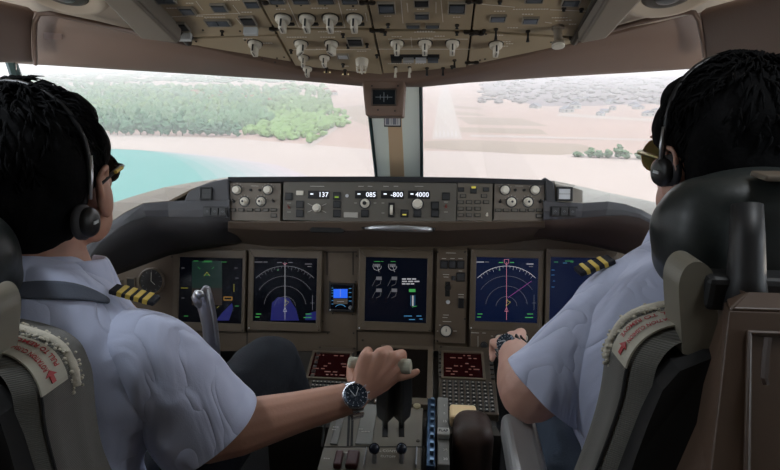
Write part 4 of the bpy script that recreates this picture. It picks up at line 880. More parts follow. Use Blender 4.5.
def sleeve_rings(axis, radii, tilt=None, seg=40, flat=None):
    """rings round a poly-line; flat=(vector, factor) squashes, tilt offsets the last ring along the axis by angle"""
    pts = [V(p) for p in axis]; out = []; nrm = None
    for i, p in enumerate(pts):
        t = (pts[min(i+1, len(pts)-1)]-pts[max(i-1, 0)]).normalized()
        if nrm is None: a = V((0, 1, 0)); nrm = (a-t*a.dot(t)).normalized()
        else: nrm = (nrm-t*nrm.dot(t)).normalized()
        bi = t.cross(nrm); r = radii[i]; r = r if hasattr(r, '__len__') else (r, r)
        out.append([p+nrm*cos(2*pi*k/seg)*r[0]+bi*sin(2*pi*k/seg)*r[1] for k in range(seg)])
    return out
def resample(pts, vals, n):
    """smooth (Catmull-Rom) interpolation of points and radii"""
    P_, R_ = [V(p) for p in pts], vals; out, rr = [], []
    for i in range(len(P_)-1):
        p0, p1, p2, p3 = P_[max(i-1, 0)], P_[i], P_[i+1], P_[min(i+2, len(P_)-1)]
        for k in range(n):
            t = k/n; out.append(.5*((2*p1)+(p2-p0)*t+(2*p0-5*p1+4*p2-p3)*t*t+(3*p1-p0-3*p2+p3)*t**3))
            a, b = R_[i], R_[i+1]; u = t*t*(3-2*t)
            rr.append(tuple(x+(y-x)*u for x, y in zip(a, b)) if hasattr(a, '__len__') else a+(b-a)*u)
    out.append(P_[-1]); rr.append(R_[-1]); return out, rr
def head_parts(H, R, s=1.0, ey=0.0):
    """skull, face, nose, ears, lips; H head centre at eye level, local -Y = back of head, +Y = face, scaled s"""
    def W(x, y, z): return H+R @ (V((x, y, z))*s)
    e = lambda c, r: ('e', W(*c), tuple(q*s for q in r), R)
    return [e((0, -.012, .038), (.074, .092, .082)), e((0, .025, -.02), (.066, .070, .075)), e((0, .045, -.065), (.050, .052, .048)), e((0, .078, -.088), (.024, .020, .020)),
            ('c', [W(0, .088, .010), W(0, .108, -.030)], [.009*s, .013*s]), e((.014, .098, -.032), (.009, .010, .008)), e((-.014, .098, -.032), (.009, .010, .008)),
            e((0, .084, .028), (.058, .018, .010)), e((.034, .072, -.018), (.022, .020, .020)), e((-.034, .072, -.018), (.022, .020, .020)),
            e((0, .092, -.055), (.024, .010, .006)), e((0, .090, -.066), (.021, .010, .006)),
            e((.055, .01, -.055), (.018, .040, .035)), e((-.055, .01, -.055), (.018, .040, .035))] + \
           [q for sx in (-1, 1) for q in (e((sx*.080, ey-.006, -.020), (.008, .018, .032)), ('c', [W(sx*.085, ey-.022, .010), W(sx*.090, ey-.018, .020), W(sx*.086, ey+.002, .021), W(sx*.080, ey+.008, .004), W(sx*.077, ey+.004, -.036)], [.004*s]*5), ('c', [W(sx*.085, ey-.022, .010), W(sx*.084, ey-.022, -.016), W(sx*.077, ey-.006, -.040)], [.004*s, .004*s, .0055*s]))]
def hair_parts(H, R, s, low=-.075, side=0):
    def W(x, y, z): return H+R @ (V((x, y, z))*s)
    e = lambda c, r: ('e', W(*c), tuple(q*s for q in r), R)
    return [e((0, -.022, .052), (.085, .098, .083)), e((0, -.050, .0), (.080, .068, .085)), e((0, .045, .082), (.066, .048, .042)), e((0, -.050, low*.45), (.066, .046, .045)), e((.066, .030, .045), (.016, .030, .034)), e((-.066, .030, .045), (.016, .030, .034)), e((.055, -.055, .03), (.035, .04, .06)), e((-.055, -.055, .03), (.035, .04, .06))]
def hairdisp(a, seed):
    def f(p, n):
        q = p*38+V((seed, 0, 0)); a = .0032; return a*noise.noise(V((q.x, q.y, q.z*.45)))+a*.5*noise.noise(V((q.x*3, q.y*3, q.z*1.1)))
    return f
def tufts(b, H, R, s, n, seed, zmin=.02):
    """short locks lying on the hair and lifting at the crown"""
    random.seed(seed)
    for k in range(n):
        th = random.uniform(0, 2*pi); ph = random.uniform(-.5, pi/2)
        d = V((cos(th)*cos(ph)*.088, sin(th)*cos(ph)*.096-.022, sin(ph)*.088+.052))
        o = H+R @ (d*s); nn = (R @ V((d.x/.088, (d.y+.022)/.096, (d.z-.052)/.088))).normalized()
        t = (V((0, 0, -1))-nn*V((0, 0, -1)).dot(nn)); t = (t if t.length > .2 else R @ V((random.uniform(-1, 1), 1, 0))).normalized()
        t = (t+nn.cross(t)*random.uniform(-.6, .6)).normalized(); L_ = random.uniform(.018, .036)*s
        lift = random.uniform(.0, .35) if ph < .6 else random.uniform(.1, .55)
        p0 = o-nn*.006; p1 = o+t*L_*.5+nn*(.0025+.004*lift); p2 = o+t*L_+nn*(lift*.010-.003)
        b.tube([p0, p1, p2], [.0020*s, .0017*s, .0003], 4)
def hand_parts(wrist, knuckles, fingers, rk, thumb):
    out = []
    for k, r in zip(knuckles, rk): out.append(('c', [wrist, wrist.lerp(k, .55), k], [.0185, .0165, r*1.12]))
    for a, c in zip(knuckles, knuckles[1:]): out.append(('c', [a.lerp(wrist, .38), c.lerp(wrist, .38)], [.0125, .0125]))
    for f, r in zip(fingers, rk): out.append(('c', f, [r*1.1, r*.96, r*.86, r*.74][:len(f)]))
    out.append(('c', thumb, [.0165, .0125, .0098, .0085][:len(thumb)]))
    return out
from mathutils.bvhtree import BVHTree
def onto(px, py, objs, lift=0.0):
    """point of the cloth seen at a photo position, lifted along its normal"""
    best = None
    for o in objs:
        w = wpos(o); t = BVHTree.FromPolygons([v.co+w for v in o.data.vertices], [p.vertices[:] for p in o.data.polygons])
        h = t.ray_cast(CAM, ray(px, py).normalized())
        if h[0] is not None and (best is None or h[3] < best[3]): best = h
    if best is None: return P(px, py, .8), V((0, 0, 1))
    n = best[1]; n = -n if n.dot(ray(px, py)) > 0 else n
    return best[0]+n*lift, n
# ================================================================== CAPTAIN (left seat)
H1 = P(44, 183, .83); RH1 = (Matrix.Rotation(rad(4), 3, 'Z') @ Matrix.Rotation(rad(4), 3, 'X'))
S1 = 1.06
NB1 = P(50, 276, .84)                                    # base of the neck
HIP1 = V((-.49, .61, .50))
SHR1 = P(147, 350, .81); SHL1 = V((SHR1.x-.37, SHR1.y+.02, SHR1.z-.005))
ELB1, WR1 = P(203, 438, .885), P(353, 397.5, .965)
CH1 = NB1.lerp(HIP1, .38)
mid = lambda a, b, t=.5: a.lerp(b, t)
body = head_parts(H1, RH1, S1, .008)+[
    ('c', [H1+RH1 @ V((0, -.02, -.05)), mid(H1, NB1, .7)+V((0, -.01, 0)), NB1+V((0, .0, -.03))], [.056, .056, .066]),
    ('e', CH1+V((0, .01, 0)), (.155, .095, .20)), ('e', mid(CH1, HIP1)+V((0, 0, -.02)), (.13, .095, .16)), ('e', HIP1, (.15, .11, .10)),
    ('c', [NB1+V((.05, 0, -.05)), SHR1+V((-.03, 0, -.012))], [.05, .055]), ('c', [NB1+V((-.05, 0, -.05)), SHL1+V((.03, 0, -.012))], [.05, .055]),
    ('c', [SHR1+V((-.01, 0, -.02)), mid(SHR1, ELB1, .5)+V((.01, .0, 0)), ELB1], [.052, .046, .041]),
    ('c', [ELB1, mid(ELB1, WR1, .22)+V((0, 0, .002)), mid(ELB1, WR1, .6)+V((0, 0, .001)), WR1], [.041, .045, .034, .0265]),
    ('c', [SHL1+V((0, 0, -.02)), SHL1+V((-.04, .06, -.26)), SHL1+V((.04, .30, -.28)), SHL1+V((.06, .38, -.26))], [.05, .042, .03, .028])]
KN = [P(365, 357, .962), P(380, 354, .966), P(394, 357, .976), P(401, 365, .986)]
FG = [[KN[0], P(368, 351.5, 1.0), P(364, 361, 1.025), P(360, 369, 1.012)],
      [KN[1], P(388, 350.5, 1.008), P(386, 362, 1.032), P(380, 371, 1.014)],
      [KN[2], P(402, 354, 1.008), P(402.5, 365, 1.028), P(396, 373, 1.012)],
      [P(392, 377, .985), P(402, 376.5, .985), P(411, 374.5, .988), P(417, 371.5, .992)]]
TH = [P(358, 387, .98), P(353, 375, .995), P(352, 366, 1.02), P(362, 366, 1.045)]
RK = [.0098, .0102, .0097, .0082]
hw = P(360, 392, .967)
body += hand_parts(hw, KN[:3]+[P(399, 368, .985)], FG, RK, TH)+[('c', [WR1, hw], [.0265, .0225]), ('c', [hw+V((0, 0, -.004)), P(384, 381, .99), P(394, 377, .987)], [.019, .0175, .0115]), ('c', [hw, P(376, 372, .985)], [.021, .021])]
cap = organic('person', body, .0028, 3, SKIN); tag(cap, 'person in white shirt with four-bar epaulette, right hand on the thrust levers, at the left', 'person')
setorigin(cap, HIP1+V((0, 0, -.1)))
def add_hair(pers, H, R, s, seed, n=260):
    o = organic('hair', hair_parts(H, R, s), .005, 3, HAIR, disp=hairdisp(.006, seed)); under(o, pers)
    b = MB(); tufts(b, H, R, s, n, seed); w = b.build('hair_locks', HAIR, None, smooth=True); w.data.transform(Matrix.Translation(-V(pers.location))); w.parent = o
    return o
add_hair(cap, H1, RH1, S1, 3, 800)
# shirt: torso volume, sleeves as cloth tubes
shirt_parts = [('e', CH1+V((0, .005, .02)), (.185, .125, .205)), ('e', mid(CH1, HIP1)+V((0, 0, -.03)), (.17, .13, .20)), ('e', HIP1+V((0, 0, .0)), (.18, .14, .14)),
    ('c', [NB1+V((.04, -.005, -.028)), SHR1+V((-.035, 0, .0))], [.052, .054]), ('c', [NB1+V((-.04, -.005, -.028)), SHL1+V((.035, 0, .0))], [.056, .060]),
    ('e', SHR1+V((-.02, 0, -.012)), (.066, .066, .066)), ('e', SHL1+V((.02, 0, -.012)), (.066, .066, .066)), ('c', [CH1+V((.09, .02, .06)), SHR1+V((-.03, 0, -.06))], [.085, .075])]
sh = organic('shirt', shirt_parts, .008, 8, SHIRT, disp=folds(.006, 8, (1, 1, .5), 1)); under(sh, cap)
def sleeve(axis, radii, par, seed, amp=.0045, n=7, name='sleeve'):
    a, r = resample(axis, radii, n)
    o = loft(name, sleeve_rings(a, r), SHIRT, solid=.0022, disp=folds(amp, 13, (1, 1, .5), seed), sub=1); under_deep(o, par); return o
def wpos(o):
    p = V((0, 0, 0))
    while o is not None: p += V(o.location); o = o.parent
    return p
def under_deep(o, par):
    o.data.transform(Matrix.Translation(-wpos(par))); o.parent = par; return o
HM1 = P(207, 430, .875)
SLV1 = sleeve([SHR1+V((-.045, .0, .012)), SHR1+V((.0, .0, -.008)), mid(SHR1, HM1, .4)+V((.006, 0, 0)), mid(SHR1, HM1, .8)+V((.0, 0, .002)), HM1+V((.004, .0, .0))],
       [(.052, .050), (.064, .062), (.069, .070), (.077, .078), (.076, .084)], sh, 5, .007)
sleeve([SHL1+V((.045, 0, .012)), SHL1+V((0, 0, -.01)), SHL1+V((-.02, .03, -.14)), SHL1+V((-.03, .05, -.22))], [(.06, .058), (.072, .068), (.075, .075), (.08, .08)], sh, 8)
# collar: stand and fold round the neck
def collar(N, par, rx, ry, tilt, h, drop, yaw=0, seed=0):
    R = Matrix.Rotation(yaw, 3, 'Z') @ Matrix.Rotation(tilt, 3, 'X'); rings = []
    for rr, z, f in ((.97, -.012, 0), (.98, h*.5, 0), (1.0, h, 0), (1.06, h*.95, 0), (1.17, h*.35, .3), (1.30, -drop, 1.0)):
        ring = []
        for k in range(41):
            a = rad(-250+ (320)*k/40)                       # open at the throat
            sp = 1+.18*f*max(0, sin(a)); ring.append(N+R @ V((rx*rr*cos(a)*sp, ry*rr*sin(a), z-(.010*f*max(0, sin(a))))))
        rings.append(ring)
    o = loft('collar', rings, SHIRT, solid=.0025, closed=False, sub=1); under_deep(o, par); return o
collar(P(50, 282, .835), sh, .074, .070, rad(-14), .036, .020)
def shoulder_board(pa, pb, objs, par, n, w, back=.0):
    a, na = onto(*pa, objs, .007); b_, nb = onto(*pb, objs, .007); print('board', a, b_, (a-b_).length)
    epaulette([a, b_], w, n, par, V((0, -.05, 1)).normalized())
# shaded shirt below the collar, put in as a slate cloth band
st = MB(); pts = [P(18, 300, .74), P(45, 292, .738), (P(75, 293, .742)), P(100, 299, .75), P(122, 308, .765)]
rows = [[onto(x, y+dy*w, [sh], .004)[0] for x, y, w in ((8, 286, .7), (26, 283, .9), (45, 282, 1), (65, 283, 1), (82, 287, .8), (96, 293, .55), (108, 300, .3))] for dy in (0, 6, 12, 18)]
st.grid(rows)
o = st.build('shoulder_strap', SHIRTN, None, smooth=True, solid=.002, sub=1); tag(o, 'slate harness strap lying across the left pilot upper back', 'strap')
def epaulette(path, w, n, par, up, d0=.0):
    """black board with gold bars along the shoulder"""
    pts = [V(p) for p in path]; t = (pts[-1]-pts[0]); L_ = t.length; X = t.normalized(); Zv = (up-X*up.dot(X)).normalized(); Y = Zv.cross(X)
    M = Matrix(((X.x, Y.x, Zv.x, pts[0].x), (X.y, Y.y, Zv.y, pts[0].y), (X.z, Y.z, Zv.z, pts[0].z), (0, 0, 0, 1)))
    b = MB(); b.box((L_/2, 0, 0), (L_, w, .007), M); e = b.build('epaulette', mat('epaulette_black', (.010, .011, .018), .8, bump=.5, bscale=500), None, bevel=.002, segs=3); under_deep(e, par)
    for k in range(n):
        x = L_*(.14+.76*(k+.5)/n); b = MB(); b.box((x, 0, .0006), (L_*.12, w*1.04, .0082), M); q = b.build('gold_bar', GOLD, None, bevel=.0015); under_deep(q, e)
    return e
shoulder_board((109, 292), (157, 301), [sh, SLV1], sh, 4, .023)
# dark trousers: right thigh and knee seen under the arm, shin down to the pedals
KN1 = P(268, 350, 1.16)
tr = organic('trousers', [('e', HIP1+V((0, 0, -.06)), (.17, .15, .11)), ('c', [HIP1+V((.09, .04, -.05)), mid(HIP1+V((.09, .04, -.05)), KN1, .5)+V((0, 0, .0)), KN1+V((0, 0, -.035))], [.095, .085, .066]),
     ('c', [KN1+V((0, 0, -.035)), KN1+V((.0, .14, -.22)), KN1+V((.0, .22, -.43))], [.066, .058, .045]), ('c', [HIP1+V((-.09, .04, -.05)), V((KN1.x-.3, KN1.y, KN1.z-.04)), V((KN1.x-.3, KN1.y+.2, .12))], [.095, .066, .045])], .009, 6, NAVY, disp=folds(.004, 10, (1, 1, 1), 4)); under(tr, cap)
for dx in (0, -.3):
    shoe = organic('shoe', [('e', KN1+V((dx, .27, 0))-V((0, 0, KN1.z-.045)), (.045, .12, .042)), ('c', [KN1+V((dx, .2, 0))-V((0, 0, KN1.z-.09)), KN1+V((dx, .2, 0))-V((0, 0, KN1.z-.05))], [.045, .045])], .008, 4, LEATH); under(shoe, cap)
# wristwatch
def watch(center, axis, face_n, r, wr, lab, dial, steel):
    """axis along the forearm, face_n out of the dial"""
    Yv = -face_n.normalized(); X = (axis-Yv*axis.dot(Yv)).normalized(); Zv = X.cross(Yv)
    M = Matrix(((X.x, Yv.x, Zv.x, center.x), (X.y, Yv.y, Zv.y, center.y), (X.z, Yv.z, Zv.z, center.z), (0, 0, 0, 1)))
    t = thing('wristwatch', lab, 'watch', M)
    MB().lathe([(r*.92, -.006), (r, -.002), (r, .003), (r*.92, .005), (r*.80, .0055)], None, 36).build('case', steel, t, smooth=False, bevel=.0006)
    bz = MB().lathe([(r*.93, .004), (r*.90, .0072), (r*.72, .0066)], None, 36).build('bezel', mat('bezel_blue', (.03, .045, .07), .25, metal=.6), t)
    d = MB().lathe([(r*.74, .004), (r*.73, .0060)], None, 32).build('dial', dial, t)
    b = MB()
    for k in range(12): a = rad(30*k); b.stroke([(r*.52*sin(a), r*.52*cos(a)), (r*.68*sin(a), r*.68*cos(a))], .0013, -.0066, .0005)
    b.build('hour_marks', PALE, d)
    b = MB()
    for k in range(12): a = rad(30*k); b.stroke([(r*.80*sin(a), r*.80*cos(a)), (r*.88*sin(a), r*.88*cos(a))], .001, -.0076, .0005)
    b.build('bezel_marks', PALE, bz)
    sd = MB()
    for q in ((-.25, 0), (.2, .0), (0, -.3)): sd.lathe([(r*.17, .0058), (r*.16, .0066)], T2(q[0]*r, q[1]*r), 14)
    sd.build('subdial', mat('subdial', (.12, .14, .17), .4), d)
    MB().stroke([(-.001, -.002), (-.006, .009)], .0014, -.0074, .0005).build('hand', PALE, d); MB().stroke([(0, -.002), (.008, .010)], .0011, -.0078, .0005).build('hand', PALE, d)
    for a in (60, 90, 120): MB().tube([(r*sin(rad(a)), 0, r*cos(rad(a))), ((r+.004)*sin(rad(a)), 0, (r+.004)*cos(rad(a)))], .0016 if a != 90 else .0024, 10).build('crown' if a == 90 else 'pusher', steel, t)
    # bracelet: links round the wrist, in local y (into the wrist) and z
    n = 15; cy = wr
    lk = MB().box((0, 0, 0), (.019, .0030, .0088)).mesh('link'); lk.materials.append(steel)
    for k in range(1, n):
        a = 2*pi*k/n; M_ = Matrix.Translation((0, cy-cos(a)*(wr+.001), sin(a)*(wr+.001))) @ Matrix.Rotation(a, 4, 'X')
        if k in (0,): continue
        child('bracelet_link', lk, t, M_)
    return t
STEEL = mat('steel', (.62, .64, .68), .25, metal=.95)
wax = (WR1-ELB1).normalized(); fn = (CAM-P(354, 397, .96)).normalized(); fn = (fn+V((0.05, 0, .35))).normalized()
fn = (fn-wax*fn.dot(wax)*.6).normalized()
watch(P(355, 396, .933), wax, fn, .0215, .0275, 'steel chronograph wristwatch with dark blue dial on the left pilot right wrist', mat('dial_navy', (.015, .022, .035), .2), STEEL)
# headset and sunglasses
def headset(H, R, s, side, lab, oy=-.03, boom=True, cz=-.03):
    t = thing('headset', lab, 'headset', loc=H)
    W = lambda x, y, z: (R @ (V((x, y, z))*s))
    pts = [W(side*.091*cos(a), oy*.6+.012*sin(a), .048+.092*sin(a)) for a in [pi*k/16 for k in range(17)]]
    a0 = W(side*.092, oy*.85, .0); a1 = W(-side*.092, oy*.85, .0)
    band = MB().tube([a0]+pts+[a1], [.0028]+[.0036]*17+[.0028], 8).build('headband', BLACK, t, smooth=True)
    MB().tube([W(side*.094, oy*.9, -.005), W(side*.095, oy*.75, .022), W(side*.0945, oy*.6, .048)], [.0025, .0032, .0025], 8).build('adjuster', METAL, t, smooth=True)
    for sd in (1, -1):
        c = W(sd*side*.088, oy, cz); M = (V((0, -1, 0)).rotation_difference(R @ V((sd*side, 0, 0)))).to_matrix().to_4x4()
        cup = MB().lathe([(.014*s, -.008), (.019*s, -.002), (.020*s, .004), (.017*s, .009), (.010*s, .011)], Matrix.Translation(c) @ M, 24).build('ear_cup', BLACK, t, smooth=True)
        MB().lathe([(.016*s, -.014), (.0235*s, -.010), (.0235*s, -.004), (.019*s, .000)], Matrix.Translation(c) @ M, 24).build('ear_cushion', mat('cushion_grey', (.05, .05, .055), .7), t, smooth=True)
        MB().box((0, -.0118, 0), (.012, .0016, .004), Matrix.Translation(c) @ M).build('badge', PALE, cup)
    if boom: MB().tube([W(side*.092, oy+.015, -.04), W(side*.088, .05, -.06), W(side*.06, .105, -.07), W(side*.02, .118, -.068)], [.003, .0025, .0025, .006], 8).build('microphone_boom', BLACK, t, smooth=True)
    return t
headset(H1, RH1, S1, 1, 'black headset with grey ear cushion worn by the left pilot', oy=-.066, cz=-.034, boom=False)
def glasses(H, R, s, lab, lens, temple):
    t = thing('sunglasses', lab, 'sunglasses', loc=H)
    W = lambda x, y, z: (R @ (V((x, y, z))*s))
    for sx in (1, -1):
        pts = [W(sx*.036+.031*cos(a), .108-.010*abs(cos(a)) if False else .096-.012*(abs(sx*.034+.028*cos(a))/.06)**2, .000+.025*sin(a)) for a in [2*pi*k/20 for k in range(21)]]
        MB().tube(pts, .0013, 6, cap=False).build('lens_rim', temple, t)
        b = MB(); b.bm.faces.new([b.bm.verts.new(p) for p in pts[:-1]]); b.build('lens', lens, t, solid=.0012)
        MB().tube([W(sx*.062, .084, .006), W(sx*.076, .076, .006), W(sx*.081, .03, .005), W(sx*.086, -.01, .002)], [.003, .0034, .003, .002], 8).build('temple', temple, t, smooth=True)
    MB().tube([W(-.008, .098, .006), W(0, .108, .009), W(.008, .098, .006)], .0015, 6).build('bridge', temple, t)
    return t
g1 = glasses(H1, RH1, S1, 'dark sunglasses with yellow marked temple worn by the left pilot', mat('lens_dark', (.02, .02, .015), .1), BLACK)
W_ = lambda x, y, z: (RH1 @ (V((x, y, z))*S1)); MB().tube([W_(.0845, .035, .0065), W_(.0825, .060, .0068)], .0030, 8).build('temple_mark', GOLD, g1)
# ================================================================== FIRST OFFICER (right seat)
H2 = P(722, 161, .775); RH2 = Matrix.Rotation(rad(13), 3, 'Z') @ Matrix.Rotation(rad(-3), 3, 'X'); S2 = 1.0
NB2_ = P(716, 252, .80); HIP2 = V((.47, .60, .50)); SHL2 = P(629, 297, .80); SHR2 = V((SHL2.x+.38, SHL2.y+.02, SHL2.z-.01))
ELB2, WR2 = P(531, 392, .84), P(514, 352, 1.04)
CH2 = NB2_.lerp(HIP2, .38)
body = head_parts(H2, RH2, S2)+[
    ('c', [H2+RH2 @ V((0, -.02, -.05)), mid(H2, NB2_, .7), NB2_+V((0, 0, -.03))], [.060, .060, .070]),
    ('e', CH2+V((0, .01, 0)), (.16, .10, .20)), ('e', mid(CH2, HIP2)+V((0, 0, -.02)), (.14, .10, .16)), ('e', HIP2, (.16, .12, .10)),
    ('c', [NB2_+V((.05, 0, -.05)), SHR2+V((-.03, 0, -.012))], [.05, .055]), ('c', [NB2_+V((-.05, 0, -.05)), SHL2+V((.03, 0, -.012))], [.05, .055]),
    ('c', [SHL2+V((.0, 0, -.02)), mid(SHL2, ELB2, .5), ELB2], [.055, .050, .047]),
    ('c', [ELB2, mid(ELB2, WR2, .25)+V((0, 0, .0)), mid(ELB2, WR2, .65), WR2], [.047, .047, .036, .029]),
    ('c', [SHR2+V((0, 0, -.02)), SHR2+V((.04, .06, -.26)), SHR2+V((-.04, .30, -.28)), SHR2+V((-.06, .38, -.26))], [.05, .042, .03, .028])]
hd = (WR2-ELB2).normalized(); hx = V((1, 0, 0)); hw2 = WR2+hd*.02
K2 = [hw2+hd*.078+V((.026-.018*k, -.004*k, .012-.006*k)) for k in range(4)]
F2_ = [[k, k+hd*.030+V((0, 0, -.008)), k+hd*.036+V((0, 0, -.032)), k+hd*.016+V((0, 0, -.044))] for k in K2]
body += hand_parts(hw2, K2, F2_, [.0095, .010, .0095, .0082], [hw2+V((.015, .01, -.005)), hw2+hd*.035+V((.036, 0, -.014)), hw2+hd*.062+V((.034, 0, -.030)), hw2+hd*.08+V((.022, 0, -.036))])+[('c', [WR2, hw2], [.028, .023])]
fo = organic('person', body, .0038, 5, SKIN2); tag(fo, 'person in white shirt with three-bar epaulette, left elbow on the armrest, at the right', 'person'); setorigin(fo, HIP2+V((0, 0, -.1)))
add_hair(fo, H2, RH2, S2, 9, 800)
shirt_parts = [('e', CH2+V((0, .005, .02)), (.195, .13, .205)), ('e', mid(CH2, HIP2)+V((0, 0, -.03)), (.175, .14, .20)), ('e', HIP2, (.18, .15, .14)),
    ('c', [NB2_+V((.04, -.005, -.028)), SHR2+V((-.035, 0, 0))], [.058, .062]), ('c', [NB2_+V((-.04, -.005, -.028)), SHL2+V((.030, 0, .014))], [.060, .060]),
    ('e', SHL2+V((.02, 0, -.012)), (.066, .066, .066)), ('e', SHR2+V((-.02, 0, -.012)), (.066, .066, .066)), ('c', [CH2+V((-.09, .02, .06)), SHL2+V((.03, 0, -.06))], [.085, .075])]
sh2 = organic('shirt', shirt_parts, .008, 8, SHIRT, disp=folds(.005, 8, (1, 1, .45), 6)); under(sh2, fo)
HM2 = P(543, 394, .828)
SLV2 = sleeve([SHL2+V((.045, .0, .012)), SHL2+V((.0, .0, -.008)), mid(SHL2, HM2, .4)+V((.002, 0, 0)), mid(SHL2, HM2, .78)+V((.004, 0, 0)), HM2],
       [(.052, .050), (.060, .058), (.061, .062), (.064, .065), (.062, .068)], sh2, 15, .006)
sleeve([SHR2+V((-.045, 0, .012)), SHR2+V((0, 0, -.01)), SHR2+V((.02, .03, -.14)), SHR2+V((.03, .05, -.22))], [(.06, .058), (.072, .068), (.075, .075), (.08, .08)], sh2, 18)
collar(P(716, 248, .80), sh2, .076, .074, rad(-12), .040, .018)
shoulder_board((612, 259), (577, 272), [sh2, SLV2], sh2, 3, .024)
KN2 = P(575, 432, 1.02)
tr = organic('trousers', [('e', HIP2+V((0, 0, -.06)), (.18, .16, .11)), ('c', [HIP2+V((-.09, .04, -.05)), KN2+V((.0, .0, -.0))], [.098, .072]),
     ('c', [KN2, KN2+V((0, .14, -.20)), KN2+V((0, .22, -.38))], [.072, .06, .046]), ('c', [HIP2+V((.09, .04, -.05)), V((KN2.x+.32, KN2.y, KN2.z)), V((KN2.x+.32, KN2.y+.2, .12))], [.095, .07, .046])], .009, 6, BLUEG, disp=folds(.005, 10, (1, 1, 1), 14)); under(tr, fo)
for dx in (0, .32):
    shoe = organic('shoe', [('e', KN2+V((dx, .27, 0))-V((0, 0, KN2.z-.045)), (.045, .12, .042)), ('c', [KN2+V((dx, .21, 0))-V((0, 0, KN2.z-.10)), KN2+V((dx, .21, 0))-V((0, 0, KN2.z-.05))], [.045, .045])], .008, 4, LEATH); under(shoe, fo)
headset(H2, RH2, S2, -1, 'black headset with slim headband worn by the right pilot', oy=-.004, cz=-.012, boom=False)
glasses(H2, RH2, S2, 'green tinted sunglasses worn by the right pilot', mat('lens_green', (.42, .50, .20), .15), mat('gold_wire', (.4, .33, .15), .3, metal=.8))
wf = V((-.55, -.35, .75)); watch(WR2+wf.normalized()*.030, hd, wf, .018, .0275, 'dark wristwatch on the right pilot left wrist', mat('dial_navy', (.015, .022, .035), .2), mat('strap_black', (.02, .02, .02), .5))
